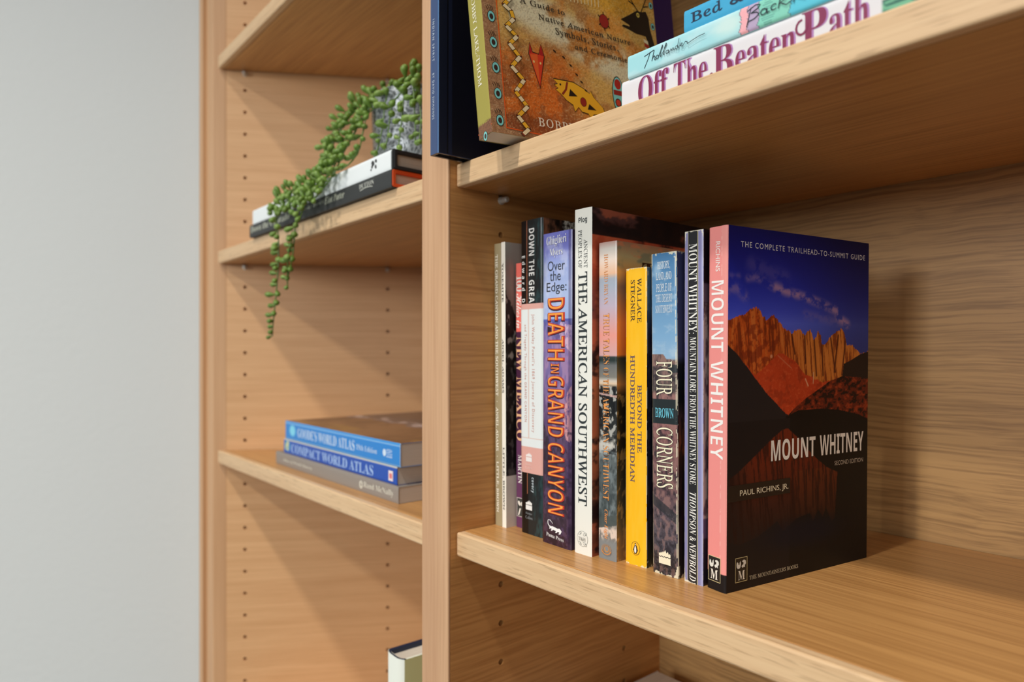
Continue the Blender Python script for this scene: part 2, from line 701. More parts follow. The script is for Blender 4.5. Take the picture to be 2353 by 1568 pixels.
PINM = pin_mesh()
PINM.materials.append(PIN)
L_TOP, L_MID, L_LOW, LOWEST = (601.1, 619.4), (318.4, 336.6), (29.6, 47.9), (-354.3, -336.0)
R_TOP, R_UP, R_LOW = (601.4, 619.4), (320.4, 338.1), (32.4, 50.8)
for base, fx, cols, zs in ((LEFT_M, 0, (44.0, 249.6), (L_TOP[0], L_MID[0], L_LOW[0])), (DIV_M, 0, (53.0, 206.8), (R_UP[0], R_LOW[0]))):
    for c in cols:
        for z in zs:
            ob = link('shelf_pin', PINM, case)
            ob.matrix_local = UNDO @ base @ Matrix.Translation(Vector((c, 0, z - 4.3)) * MM)

# ------------------------------------------------------------------ shelves


def shelf(z, x_left, label, slanted, group):
    z0, z1 = z
    t = empty('shelf', Matrix.Translation((0, 0, z0 * MM)), label, 'shelf', group)
    th = z1 - z0
    ed = 8.0

    def lx(y):
        return PX + (y - PY) / SA * CA + 4.5
    if slanted:
        xr = -POST - .8
        a, b = Y_SH + ed, Y_BACK - 1
        link('board', prism('board', [(lx(a), a), (xr, a), (xr, b), (lx(b), b)], 0, th, .3), t, W_SHELF)
        link('edge_strip', prism('edge_strip', [(lx(Y_SH), Y_SH), (xr, Y_SH), (xr, a - .05), (lx(a), a - .05)], 0, th, 1.3), t, W_EDGE)
    else:
        link('board', prism('board', [(.8, Y_SH + ed), (564, Y_SH + ed), (564, Y_BACK - 1), (.8, Y_BACK - 1)], 0, th, .3), t, W_SHELF)
        link('edge_strip', prism('edge_strip', [(.8, Y_SH), (564, Y_SH), (564, Y_SH + ed - .05), (.8, Y_SH + ed - .05)], 0, th, 1.3), t, W_EDGE)
    return t


GS = 'adjustable oak shelves'
shelf(L_TOP, 0, 'oak shelf above the trailing plant, topmost in the left bay, seen from below', True, GS)
shelf(L_MID, 0, 'oak shelf carrying the trailing plant and two long flat books', True, GS)
shelf(L_LOW, 0, 'oak shelf in the left bay under the stack of three atlases', True, GS)
shelf(LOWEST, 0, 'oak shelf under the white jacketed book, lowest in the left bay', True, GS)
shelf(R_TOP, 0, 'oak shelf above the leaning illustrated paperback, topmost in the right bay', False, GS)
shelf(R_UP, 0, 'oak shelf in the right bay under the leaning illustrated paperback', False, GS)
shelf(R_LOW, 0, 'oak shelf in the right bay under the upright row of paperbacks', False, GS)
shelf(LOWEST, 0, 'oak shelf below the paperback row, lowest in the right bay', False, GS)

# ------------------------------------------------------------------ row of books on the lower right shelf
ZR = 50.8
G1 = 'upright paperbacks on the right shelf'


def worn(a, w, h, amt=.9, seed=1, col=(232, 226, 205), top=1.0):
    """Rubbed edges: the corners most, a thin broken line along the rest."""
    d = np.minimum(np.minimum(a.x, w - a.x), np.minimum(a.y, h - a.y))
    c = np.minimum(np.hypot(np.minimum(a.x, w - a.x), np.minimum(a.y, h - a.y)) / 9, 1)
    n = fbm(a.x * .5 + 3, a.y * .11, seed, 4)
    a.mix((d < amt * (.25 + 1.5 * (1 - c)) * ss(n, .42, .62) * 1.3) * .9, col)
    return a


# 1 tan
b = Book((1.6, 46.2, ZR), rot(0, -.4), 8.6, 190, 228.7, 'paperback_book', 'thin tan paperback against the divider, first of the upright row', G1, .5)
b.hard(None, None, (164, 150, 116), PRINT_SATIN, res=3, fres=30)
tc = (250, 246, 230)
b.text('s', 'THE GRAND CANYON AND THE SOUTHWEST', 'serif', (1.7, 4.9, 219.9, 105), tc, True, 'title_lettering', weight=.02)
b.text('s', 'ANSEL ADAMS', 'serif', (1.8, 4.9, 96, 60.4), tc, True, 'author_lettering', weight=.02)
b.text('s', 'LITTLE, BROWN', 'serif', (1.9, 5.0, 51.9, 10.8), tc, True, 'publisher_lettering', weight=.02)
for z_ in (100.5, 56):
    b.shapes('s', [(ell(3.4, z_, .4, .4, 8), tc)], 'printed_dot')


# 2 white spine, black and white photo on the cover
def yos_front(a):
    a.grad([(0, (222, 214, 200)), (41, (222, 214, 200)), (41.5, (60, 54, 50)), (185, (120, 110, 100)), (229, (196, 192, 180))])
    a.mix(ss(a.y, 150, 205) * ss(a.x, 2, 9) * .35, (214, 170, 160))
    m = (a.y > 41.5)
    rk = fbm(a.x * .30, a.y * .16, 5, 5)
    hill = m & (a.y < 190 - a.x * 1.6 + 14 * (fbm(a.x * .4, a.y * 0, 8, 3) - .5))
    a.mix(hill * 1.0, (34, 30, 28))
    a.mix(hill * ss(rk, .55, .72) * .8, (190, 180, 168))
    a.mix((hill & (a.y < 130)) * .55, (22, 20, 20))
    return a


b = Book((11.2, 45.5, ZR), rot(0, -.4), 4.9, 185, 229, 'paperback_book', 'thin white paperback with a black and white mountain photo, second of the upright row', G1, .3)
b.hard(None, yos_front, (244, 240, 226), PRINT_SATIN, res=3, fres=.6, fd=14, back=(205, 200, 186))
tc = (88, 84, 76)
b.text('s', 'YOSEMITE', 'serif', (1.0, 3.2, 212.5, 180.6), tc, True, 'title_lettering', weight=.02)
b.text('s', 'ANSEL ADAMS', 'serif', (1.0, 3.1, 151.3, 107.8), tc, True, 'author_lettering', weight=.02)
b.text('s', 'LITTLE, BROWN', 'serif', (1.1, 3.4, 64.4, 14.1), tc, True, 'publisher_lettering', weight=.02)


# 3 coral and purple
def nm_spine(a):
    a.mix(a.y > 156.6, (248, 118, 104))
    a.mix((a.y < 156.6) & (a.y > 70), (74, 36, 62))
    return a


b = Book((17.3, 55.2, ZR), rot(0, -.15), 12.6, 140, 212, 'paperback_book', 'coral and purple paperback set back behind the black one with a paper band', G1, .5)
b.hard(nm_spine, None, (104, 58, 92), PRINT_SATIN, res=.7, fres=40)
b.text('s', '100 Hikes in', 'script', (.8, 9.5, 202.3, 159.6), (250, 240, 230), True, 'series_lettering', spacing=.85)
b.text('s', 'NEW MEXICO', 'serifb', (.7, 10.6, 153, 69.5), (242, 186, 140), True, 'title_lettering')
b.text('s', 'MARTIN', 'serifb', (2.6, 7.4, 58.3, 35.4), (240, 232, 226), True, 'author_lettering')
b.shapes('s', [(rect(1.2, 11.0, 8.8, 23.9), (232, 222, 210)), (rect(1.6, 10.6, 9.2, 23.5), (60, 60, 56)),
               (ell(4.2, 19.5, 1.4, 2.2, 12, tilt=.6), (232, 226, 214)), (ell(7.6, 19.5, 1.5, 2.0, 12, tilt=-.5), (232, 226, 214)),
               ([(2.6, 10), (4.2, 10), (6.4, 15.6), (4.8, 15.6)], (232, 226, 214)), ([(8.2, 10), (9.6, 10), (9.6, 15.6), (8.2, 15.6)], (232, 226, 214))], 'publisher_emblem')


# 4 black with a paper band
def down_spine(a):
    a.mix(ss(a.x, 9.0, 10.5), (34, 40, 42))
    a.mix(ss(a.x, 14, 18) * ss(fbm(a.x * .5, a.y * .12, 3, 4), .42, .7) * .8, (46, 74, 76))
    a.mix((np.abs(a.x - 8.6) < .45) * (a.y > 31), (178, 112, 84))
    return a


def down_front(a):
    n = fbm(a.x * .9, a.y * .9, 2, 4)
    a.mix(ss(a.x + 6 * (fbm(a.x * 0, a.y * .2, 4) - .5), 20, 22) * ss(n, .3, .7), (226, 230, 220))
    a.mix((a.x < 20) * ss(fbm(a.x * .2, a.y * .1, 6), .3, .7), (150, 100, 76))
    return a


def flame(x0, x1, z0, z1):
    W, H = x1 - x0, z1 - z0
    f = lambda u, v: (x0 + u * W, z0 + v * H)
    a = [f(u, v) for u, v in ((0, 0), (1, 0), (1, .50), (.88, .44), (.75, .50), (.62, .44), (.5, .50), (.38, .44), (.25, .50), (.12, .44), (0, .50))]
    c = [f(u, v) for u, v in ((0, .56), (.12, .50), (.25, .56), (.38, .50), (.5, .56), (.62, .50), (.75, .56), (.88, .50), (1, .56), (1, .74), (.92, .80), (.86, .70),
                             (.78, .92), (.66, .78), (.55, 1.0), (.44, .80), (.36, .88), (.26, .74), (.2, .80), (.1, .70), (0, .74))]
    return a, c


b = Book((31.0, 49.2, ZR), rot(-1.5, -.2), 26.3, 160, 242.7, 'hardcover_book', 'tall black book wrapped in a white and pink paper band', G1, 1.6)
b.hard(down_spine, down_front, (18, 16, 17), PRINT_GLOSS, res=.6, fres=.8, fd=60, fz=(205, 242), inset=3)
b.text('s', 'Edward D', 'sansb', (2.4, 6.6, 215.7, 179.4), (236, 236, 232), True, 'author_lettering', spacing=1.9)
b.text('s', 'DOWN THE GREA', 'sansb', (11.2, 17.6, 235.9, 178.6), (240, 240, 236), True, 'title_lettering', spacing=1.12)
b.text('s', 'covery', 'sansb', (12.9, 16.2, 44.3, 32.7), (200, 214, 220), True, 'title_lettering', spacing=1.2)
f1, f2 = flame(6.8, 14.3, 18.7, 26.3)
b.shapes('s', [(f1, (240, 240, 236)), (f2, (240, 240, 236))], 'publisher_emblem')
b.text('s', 'Harper', 'serif', (6.6, 14.4, 16.9, 14.6), (150, 158, 162), False, 'publisher_lettering')
b.text('s', 'Collins', 'serif', (6.4, 14.9, 13.9, 11.6), (150, 158, 162), False, 'publisher_lettering')
xs = np.linspace(-.25, 26.5, 28)


def band_paint(a):
    a.mix((a.y > 173.9) | (a.y < 67.5), (226, 172, 160))
    a.mix((np.abs(a.y - 74.3) < .35) | ((np.abs(a.x - 10.7) < .16) & (a.y > 74.5) & (a.y < 173.9)), (222, 190, 176))
    return a


pb = np_mesh('paper_band', [grid('s', xs, np.linspace(47.2, 178, 262), lambda X, Z: (X, b.spine_y(X) - .28, Z), band_paint, (232, 238, 236)),
                            grid('s', np.array([0., 90.]), np.array([47.2, 178.]), lambda Y, Z: (26.55 + 0 * Y, Y - .1, Z), None, (228, 232, 230))])
tag(link('paper_band', pb, b.root, PRINT_MATTE), 'white paper band with pink ends')
tc = (214, 156, 142)
b.text('s', "John Wesley Powell's 1869 Journey of Discovery", 'sans', (13.9, 18.2, 169.7, 79.1), tc, True, 'band_lettering', spacing=1.25, off=.45)
b.text('s', 'and Tragedy Through the GRAND CANYON', 'sans', (5.0, 8.6, 162, 86.6), tc, True, 'band_lettering', spacing=1.25, off=.45)
f1, f2 = flame(7.4, 14.4, 56.1, 63.3)
b.shapes('s', [(f1, (244, 238, 234)), (f2, (244, 238, 234))], 'band_emblem', off=.42)
b.text('s', 'Harper', 'serif', (6.8, 14.2, 54.7, 52.9), (240, 214, 206), False, 'band_lettering', off=.45)
b.text('s', 'Collins', 'serif', (6.6, 14.6, 52.2, 50.4), (240, 214, 206), False, 'band_lettering', off=.45)


# 5 canyon photograph in violet
def over_spine(a):
    a.grad([(0, (52, 30, 40)), (14, (58, 40, 54)), (60, (74, 54, 80)), (80, (92, 70, 104)), (100, (128, 98, 140)), (120, (120, 104, 158)), (150, (132, 114, 170)),
            (163, (96, 100, 172)), (164.4, (84, 96, 176)), (165.2, (164, 182, 228)), (182, (176, 194, 232)), (205, (158, 174, 224)), (217, (118, 122, 200)), (228, (112, 116, 196))])
    n = fbm(a.x * .16, a.y * .10, 3, 4)
    a.mix((a.y > 165) * ss(n, .5, .72) * .45, (214, 218, 238))
    r = fbm(a.x * .22, a.y * .09, 9, 5)
    a.mix((a.y < 163) * (a.y > 84) * ss(r, .5, .66) * .5, (196, 150, 178))
    a.mix((a.y < 163) * ss(r, .46, .3) * .4, (70, 52, 100))
    cl = inpoly(a.x, a.y, [(22, 166), (24, 161), (31, 160), (31, 140), (26, 144), (20, 150), (17, 158)])
    a.mix(cl * ss(fbm(a.x * .6, a.y * .5, 4), .2, .7) * .9, (220, 186, 206))
    cl = inpoly(a.x, a.y, [(31, 118), (27, 112), (24, 100), (22, 88), (26, 78), (31, 76)])
    a.mix(cl * ss(fbm(a.x * .5, a.y * .3, 14), .25, .6) * .95, (216, 158, 160))
    a.mix((a.y < 92 - 2.0 * a.x + 6 * (r - .5)) * (a.y > 40) * .8, (50, 40, 56))
    d = fbm(a.x * .4, a.y * .3, 19, 4)
    a.mix((a.y < 84) * ss(d, .5, .7) * .4, (112, 84, 112))
    a.mix((a.y < 84) * ss(d, .48, .3) * .5, (38, 24, 34))
    a.mix(ss(a.x, 27.6, 28.2) * .35, (40, 26, 60))
    return a


b = Book((62.3, 42.6, ZR), rot(-1.5, .2), 31, 152, 228, 'paperback_book', 'thick violet paperback with a canyon photo spine and orange hand-drawn capitals', G1, .9)
b.hard(over_spine, None, (60, 44, 70), PRINT_GLOSS, res=.42, fres=40)
wc, kc = (244, 246, 246), (52, 56, 66)
for off, c, dx in ((.12, (90, 84, 130), .25), (.16, wc, 0)):
    b.text('s', 'Ghiglieri', 'serifb', (4.5 + dx, 25.8 + dx, 225.4 - dx, 217.6 - dx), c, False, 'author_lettering', off=off, weight=-.012, slope=.02)
    b.text('s', 'Myers', 'serifb', (8.1 + dx, 21.8 + dx, 216.1 - dx, 209.6 - dx), c, False, 'author_lettering', off=off, weight=-.012, slope=.02)
b.text('s', 'Over', 'sans', (5.9, 24.2, 207.3, 200.1), kc, False, 'title_lettering')
b.text('s', 'the', 'sans', (8.3, 19.9, 200.0, 192.7), kc, False, 'title_lettering')
b.text('s', 'Edge:', 'sans', (4.7, 26, 191.6, 182.9), kc, False, 'title_lettering')
for word, bx in (('DEATH', (6.4, 24.2, 180, 134.9)), ('IN', (9.7, 18.3, 132.3, 125.6)), ('GRAND', (6.4, 24.2, 123.3, 79.3)), ('CANYON', (6.6, 24.3, 74.6, 23))):
    x0, x1, zt, zb = bx
    b.text('s', word, 'sansb', (x0 - .7, x1 + .1, zt - .5, zb - .9), (52, 20, 34), True, 'title_shadow', off=.10, weight=.012)
    b.text('s', word, 'sansb', (x0 - .25, x1 + .25, zt + .25, zb - .25), (196, 52, 36), True, 'title_outline', off=.14, weight=.004)
    b.text('s', word, 'sansb', (x0 + .2, x1 - .2, zt - .2, zb + .2), (252, 168, 68), True, 'title_lettering', off=.18, weight=-.034)
pu = [(7.4, 17.6), (7.0, 16.2), (7.4, 14.6), (8.6, 13.6), (10.2, 13.4), (12, 13.7), (15, 13.2), (17.6, 12.9), (19.2, 13.4), (20.6, 12.6), (21.6, 11.6), (20.8, 10.4), (20.2, 9.4), (18.6, 9.0), (18.4, 9.6),
      (19.2, 10.0), (18.8, 10.8), (17.2, 10.6), (16.2, 9.6), (14.8, 9.4), (14.9, 10.0), (15.6, 10.4), (15, 11.0), (12.2, 11.2), (11.4, 10.2), (10.2, 10.2), (10.4, 10.8), (10.8, 11.2), (10.2, 12), (9.4, 11.6), (8.6, 11.2), (8.2, 11.6), (8.9, 12.4),
      (8, 13.0), (6.6, 14.4), (6.3, 16.2), (7.0, 17.9), (9.4, 17.9), (12.4, 15.6), (12.2, 15.4), (9.4, 17.3)]
b.shapes('s', [(pu, wc)], 'publisher_emblem')
b.text('s', 'Puma Press', 'serifb', (5.1, 23.6, 8.3, 5.6), wc, False, 'publisher_lettering', slope=-.06, weight=-.01)


# 6 tall white spine
def anc_front(a):
    r = fbm(a.x * .06, a.y * .10, 5, 5)
    a.grad([(0, (120, 62, 40)), (30, (40, 26, 22)), (60, (150, 84, 56)), (120, (170, 98, 64)), (170, (110, 56, 46)), (200, (150, 62, 40)), (222, (160, 72, 48)), (226, (60, 38, 36)), (241, (84, 58, 56))])
    a.mix(ss(r, .52, .66) * .6, (176, 92, 62))
    a.mix(ss(r, .46, .30) * .85, (34, 20, 20))
    a.c = np.clip(a.c * 1.35, 0, 255)
    a.mix((a.y > 222) * ss(fbm(a.x * .035, a.y * .12, 15, 3), .40, .52) * .9, (36, 28, 30))
    return a


b = Book((96.6, 41.7, ZR), rot(0, .05), 16.4, 165, 240.8, 'paperback_book', 'tall white-spined paperback with large black capitals and a red rock cover', G1, .6)
b.hard(None, anc_front, (236, 236, 226), PRINT_SATIN, res=3, fres=.8)
kc = (44, 52, 54)
b.text('s', 'Plog', 'sansb', (4.0, 12.2, 235, 230.0), kc, False, 'author_lettering')
b.text('s', 'ANCIENT', 'serif', (9.1, 12.6, 219.1, 199.3), kc, True, 'title_lettering')
b.text('s', 'PEOPLES OF', 'serif', (3.7, 7.3, 226, 199.5), kc, True, 'title_lettering')
b.text('s', 'THE', 'serif', (3.9, 12.4, 196.7, 174), kc, True, 'title_lettering', weight=.014)
b.text('s', 'AMERICAN', 'serif', (3.9, 12.4, 171.9, 109.7), kc, True, 'title_lettering', weight=.014)
b.text('s', 'SOUTHWEST', 'serif', (3.9, 12.3, 105.2, 34.1), kc, True, 'title_lettering', weight=.014)
gc = (150, 152, 146)
it = [(ell(8, 11, 5.1, 5.4, 28), gc), (ell(8, 11, 4.85, 5.15, 28), (236, 236, 226))]
for cy, s_ in ((14.4, 1), (7.6, -1)):
    for cx in (5.6, 10.4):
        it += [(ell(cx, cy, 1.9, 1.0, 14, tilt=.5 * s_), gc), (ell(cx, cy, 1.55, .68, 14, tilt=.5 * s_), (236, 236, 226)), (ell(cx + .5, cy, .6, .4, 10), gc)]
b.shapes('s', it, 'publisher_emblem')
b.text('s', 'T&H', 'serif', (4.6, 11.4, 12.2, 9.8), (120, 122, 118), False, 'publisher_lettering', off=.9)


# 7 sunset river spine
def bry_spine(a):
    a.grad([(0, (120, 122, 122)), (10, (150, 150, 146)), (14, (226, 206, 190)), (21, (224, 204, 188)), (27, (74, 84, 84)), (70, (98, 106, 106)), (78, (190, 186, 176)), (84, (60, 62, 60)), (104, (24, 28, 28)),
            (112, (30, 34, 36)), (116, (44, 46, 46)), (119.5, (226, 200, 168)), (121.5, (210, 200, 186)), (124, (130, 128, 120)), (132, (110, 112, 112)), (135.3, (42, 54, 52)), (137.5, (48, 60, 60)), (138.5, (216, 170, 168)),
            (152, (236, 158, 144)), (172, (196, 180, 196)), (186, (170, 180, 194)), (190.5, (168, 176, 188)), (194, (236, 190, 156)), (204, (238, 222, 208)), (211, (222, 216, 206)), (215.7, (190, 156, 146))])
    n = fbm(a.x * .35, a.y * .22, 6, 4)
    a.mix((a.y < 118) * (a.y > 72) * ss(n, .52, .62) * .8, (206, 204, 194))
    a.mix((a.y < 118) * (a.y > 72) * ss(n, .45, .35) * .85, (22, 24, 26))
    a.mix((a.y < 74) * ss(fbm(a.x * .5, a.y * .3, 11), .4, .7) * .55, (52, 60, 62))
    a.mix((a.y < 74) * (a.y > 26) * ss(fbm(a.x * .3, a.y * .14, 12), .5, .7) * .6, (146, 158, 160))
    a.mix((np.abs(a.y - 112.6 + .1 * a.x) < .7) * .8, (220, 180, 170))
    a.mix((a.y < 15) * 1.0 * ss(a.y, 16, 11), (132, 136, 136))
    a.mix(((a.y > 20 + .28 * a.x) & (a.y < 27 + .28 * a.x)) * .9, (78, 86, 84))
    return a


def bry_front(a):
    a.grad([(0, (110, 88, 60)), (14, (110, 88, 60)), (30, (66, 62, 50)), (80, (30, 26, 20)), (110, (28, 22, 16)), (119, (150, 104, 60)), (130, (70, 66, 54)), (137, (40, 46, 42)), (139, (190, 110, 50)), (160, (200, 120, 60)),
            (185, (120, 96, 80)), (195, (200, 150, 84)), (206, (170, 154, 110)), (215.7, (150, 110, 84))])
    n = fbm(a.x * .07, a.y * .14, 6, 4)
    a.mix((a.y > 195) * ss(n, .45, .65) * .7, (112, 116, 96))
    a.mix((a.y > 205) * ss(fbm(a.x * .1, a.y * .3, 16), .5, .65) * .6, (196, 116, 80))
    a.mix((a.y < 112) * ss(fbm(a.x * .4, a.y * .2, 17), .55, .68) * .5, (190, 150, 90))
    a.c = np.clip(a.c * 1.3, 0, 255)
    return a


b = Book((115.2, 46.2, ZR), rot(0, .1), 16.2, 140, 215.7, 'paperback_book', 'paperback with a sunset river scene on its spine and slim orange capitals', G1, .7)
b.hard(bry_spine, bry_front, (90, 86, 80), PRINT_GLOSS, res=.4, fres=.9, fd=80)
oc = (236, 158, 84)
b.text('s', 'HOWARD BRYAN', 'serifb', (5.2, 8.8, 207.5, 173.2), (222, 150, 92), True, 'author_lettering', weight=-.016)
for w_, bx in (('TRUE TALES', (4.8, 10.2, 167.2, 132.7)), ('OF THE', (4.6, 9.6, 130.3, 112.9)), ('AMERICAN', (4.6, 10, 110.4, 79.4)), ('SOUTHWEST', (4.6, 9.8, 77.1, 40.3))):
    b.text('s', w_, 'serifb', (bx[0] - .25, bx[1] - .2, bx[2], bx[3] - .4), (96, 62, 44), True, 'title_shadow', off=.10, weight=-.012)
    b.text('s', w_, 'serifb', bx, oc, True, 'title_lettering', off=.15, weight=-.018)
b.text('s', 'Clear Light', 'serifbi', (5.2, 8.9, 33.9, 13.8), (232, 150, 80), True, 'publisher_lettering')
sun = [(ell(7.8, 7.0, 2.2, 2.2, 20), (196, 140, 80)), (ell(7.9, 7.3, 1.6, 1.6, 20), (132, 136, 136))]
for i in range(22):
    t = math.pi * (i / 21 * 1.5 - .25)
    p0, p1 = (7.8 + 2.5 * math.cos(t), 7 + 2.3 * math.sin(t)), (7.8 + 4.6 * math.cos(t), 7 + 3.6 * math.sin(t))
    sun += [(q_, (200, 146, 90)) for q_ in stroke([p0, p1], .22)]
for i in range(9):
    t = math.pi * (1.1 + i / 8 * .8)
    sun.append((ell(7.8 + 4.2 * math.cos(t), 6.6 + 3.0 * math.sin(t), .6, .45, 8), (206, 140, 78)))
b.shapes('s', sun, 'publisher_emblem')
b.text('f', 'TRUE', 'serifb', (26, 88, 203, 190), (70, 38, 18), False, 'cover_lettering')


# 8 yellow
def yel_spine(a):
    a.mix(ss(fbm(a.x * .3, a.y * .05, 3), .4, .7) * .25, (255, 206, 84))
    return worn(a, 17.6, 196.5, .7, 7)


def yel_front(a):
    a.grad([(0, (60, 60, 40)), (40, (40, 34, 50)), (120, (40, 40, 60)), (150, (46, 40, 70)), (170, (90, 130, 170)), (196, (110, 150, 186))])
    a.mix(ss(fbm(a.x * .5, a.y * .14, 9), .5, .66) * .5, (90, 84, 80))
    return worn(a, 130, 196.5, 1.0, 5)


b = Book((135.0, 51.2, ZR), rot(0, .1), 17.6, 130, 196.5, 'paperback_book', 'bright yellow paperback with a scuffed spine, shortest of the upright row', G1, .6)
b.hard(yel_spine, yel_front, (252, 190, 30), PRINT_GLOSS, res=.5, fres=1.0, fd=20)
tb = (58, 48, 44)
b.text('s', 'WALLACE', 'serif', (10, 13.5, 189.7, 160.2), tb, True, 'author_lettering', weight=.008)
b.text('s', 'STEGNER', 'serif', (4.5, 8.0, 188.7, 161.2), tb, True, 'author_lettering', weight=.008)
tb = (98, 78, 96)
b.text('s', 'BEYOND THE', 'serif', (10.3, 13.9, 119.5, 74.7), tb, True, 'title_lettering', weight=.012)
b.text('s', 'HUNDREDTH MERIDIAN', 'serif', (4.2, 8.0, 138.9, 54.8), tb, True, 'title_lettering', weight=.012)
K, W_, OR = (40, 34, 30), (244, 240, 230), (252, 186, 30)
pg = [(ell(8.9, 11.3, 3.7, 4.5, 28), K), (ell(8.9, 11.3, 3.45, 4.25, 28), OR),
      ([(8.0, 8.0), (9.6, 8.0), (10.4, 9.2), (10.5, 11.2), (10.0, 12.8), (9.5, 13.6), (9.5, 14.4), (9.0, 14.9), (8.4, 14.6), (7.9, 14.5), (8.4, 14.1), (8.3, 13.4), (7.7, 12.2), (7.3, 10.6), (7.4, 9.0)], K),
      ([(8.3, 8.4), (9.3, 8.4), (9.6, 9.6), (9.5, 11.4), (9.0, 12.9), (8.6, 13.0), (8.1, 11.8), (7.9, 10.2), (8.0, 9.0)], W_),
      ([(8.7, 13.6), (9.3, 13.4), (9.35, 14.0), (8.9, 14.2)], W_), ([(10.2, 12.2), (11.0, 9.8), (10.6, 9.6), (10.3, 10.6)], K), ([(7.6, 11.8), (6.8, 9.8), (7.1, 9.6), (7.5, 10.4)], K),
      ([(7.8, 7.6), (8.7, 7.6), (8.7, 8.1), (8.1, 8.1)], K), ([(9.0, 7.6), (9.9, 7.6), (9.6, 8.1), (9.0, 8.1)], K)]
b.shapes('s', pg, 'publisher_emblem')


# 9 blue sky and desert
def four_spine(a):
    a.grad([(0, (34, 32, 34)), (10, (40, 38, 40)), (17, (66, 64, 72)), (38, (92, 78, 84)), (60, (104, 76, 78)), (94, (128, 88, 88)), (114, (140, 104, 100)), (117, (70, 66, 64)), (121, (92, 80, 78)), (133, (110, 92, 90)),
            (135, (140, 112, 100)), (137, (150, 184, 212)), (150, (128, 172, 208)), (204, (74, 124, 168))])
    r = fbm(a.x * .45, a.y * .25, 8, 5)
    a.mix((a.y < 136) * ss(r, .5, .64) * .45, (176, 132, 120))
    a.mix((a.y < 136) * ss(r, .44, .32) * .7, (40, 36, 42))
    a.mix((a.y > 138) * ss(fbm(a.x * .12, a.y * .2, 4), .5, .72) * .45, (186, 206, 220))
    a.mix((a.y > 185) * ss(np.hypot(a.x - 5, (a.y - 193) * .6), 4.5, 1) * .5, (190, 214, 230))
    top = 139.5 - ss(a.x, 9, 12) * 3 - ss(a.x, 15, 16) * 2.2
    a.mix((a.y < top) & (a.y > 132), (142, 112, 104))
    a.mix((a.y < top) * (a.y > 130) * ss(fbm(a.x * 1.6, a.y * .2, 9), .5, .6) * .6, (80, 64, 66))
    a.mix(((a.y < 133) & (a.y > 128 + .0 * a.x) & (a.x > 13)) * .8, (36, 46, 50))
    a.mix((np.abs(a.y - 47 + .55 * a.x) < 3.3) * (a.y < 60) * .75, (44, 46, 50))
    a.mix((a.y < 40) * ss(fbm(a.x * 1.4 + a.y * .5, a.y * .9, 13), .5, .65) * .35, (120, 110, 120))
    a.mix((a.y > 95.3) & (a.y < 111.1), (38, 46, 48))
    a.mix((np.abs(a.x - 18.9) < .28) * ss(fbm(a.x * 0, a.y * .35, 23, 3), .40, .52), (236, 228, 196))
    return worn(a, 19.6, 203.8, 1.15, 3, (238, 230, 200), 1.0)


def four_front(a):
    a.grad([(0, (40, 34, 36)), (60, (70, 40, 38)), (80, (170, 84, 50)), (100, (90, 60, 60)), (111, (26, 28, 30)), (133, (40, 40, 46)), (138, (90, 90, 130)), (204, (80, 84, 130))])
    a.mix((a.y < 100) * ss(fbm(a.x * .5, a.y * .1, 5), .45, .6) * .6, (30, 22, 24))
    return worn(a, 135, 203.8, 1.5, 8, (238, 230, 200), 1.0)


b = Book((159.0, 50.0, ZR), rot(0, -.4), 19.6, 135, 203.8, 'paperback_book', 'worn paperback with blue sky over red desert on its spine and a dark author block', G1, .8)
b.hard(four_spine, four_front, (60, 58, 62), PRINT_GLOSS, res=.4, fres=.8, fd=24)
tc = (232, 230, 220)
for w_, bx in (('HISTORY,', (5.2, 15, 198.4, 192.9)), ('LAND, AND', (4.1, 16.2, 191.6, 186)), ('PEOPLE OF', (4.1, 16.2, 184.3, 179.1)), ('THE DESERT', (3.6, 16.6, 177.6, 172.5)), ('SOUTHWEST', (3.6, 16.6, 170.6, 165.7))):
    b.text('s', w_, 'serif', bx, (212, 222, 228), False, 'subtitle_lettering', weight=.012)
for w_, bx in (('FOUR', (3.8, 16.3, 135.2, 113.4)), ('CORNERS', (3.7, 16.3, 93.2, 54.8))):
    b.text('s', w_, 'serif', (bx[0] - .2, bx[1] + .2, bx[2] + .2, bx[3] - .2), (30, 28, 24), True, 'title_outline', off=.10, weight=.03)
    b.text('s', w_, 'serif', bx, (246, 238, 206), True, 'title_lettering', off=.16, weight=.004)
b.text('s', 'BROWN', 'serif', (2.9, 17.1, 105.5, 99.3), (112, 200, 220), False, 'author_lettering', weight=.012)
f1, f2 = flame(5.2, 14.2, 6.9, 16.0)
b.shapes('s', [(f1, (242, 234, 206)), (f2, (242, 234, 206))], 'publisher_emblem')


# 10 lavender with a black stripe
def lore_spine(a):
    a.mix(ss(a.x, 11.6, 13.2) * .5, (196, 200, 232))
    a.mix((a.x > 2.8) & (a.x < 9.9), (40, 40, 42))
    a.mix(((np.abs(a.x - 2.75) < .22) | (np.abs(a.x - 9.95) < .22)) * .8, (196, 186, 128))
    return worn(a, 13.7, 215, .6, 9)


def lore_front(a):
    a.grad([(0, (40, 32, 44)), (28, (60, 48, 66)), (29, (110, 92, 124)), (40, (110, 92, 124)), (41, (206, 184, 178)), (170, (206, 186, 180)), (171, (122, 100, 116)), (182, (112, 92, 112)), (183, (40, 26, 34)), (215, (30, 22, 30))])
    m = (a.y > 41) * (a.y < 171)
    a.mix(m * ss(fbm(a.x * .35, a.y * .09, 5, 4), .5, .62) * .8, (96, 70, 84))
    a.mix(m * ss(a.y, 150, 170) * ss(fbm(a.x * 1.2, a.y * 1.2, 6), .4, .6) * .7, (90, 64, 66))
    return a


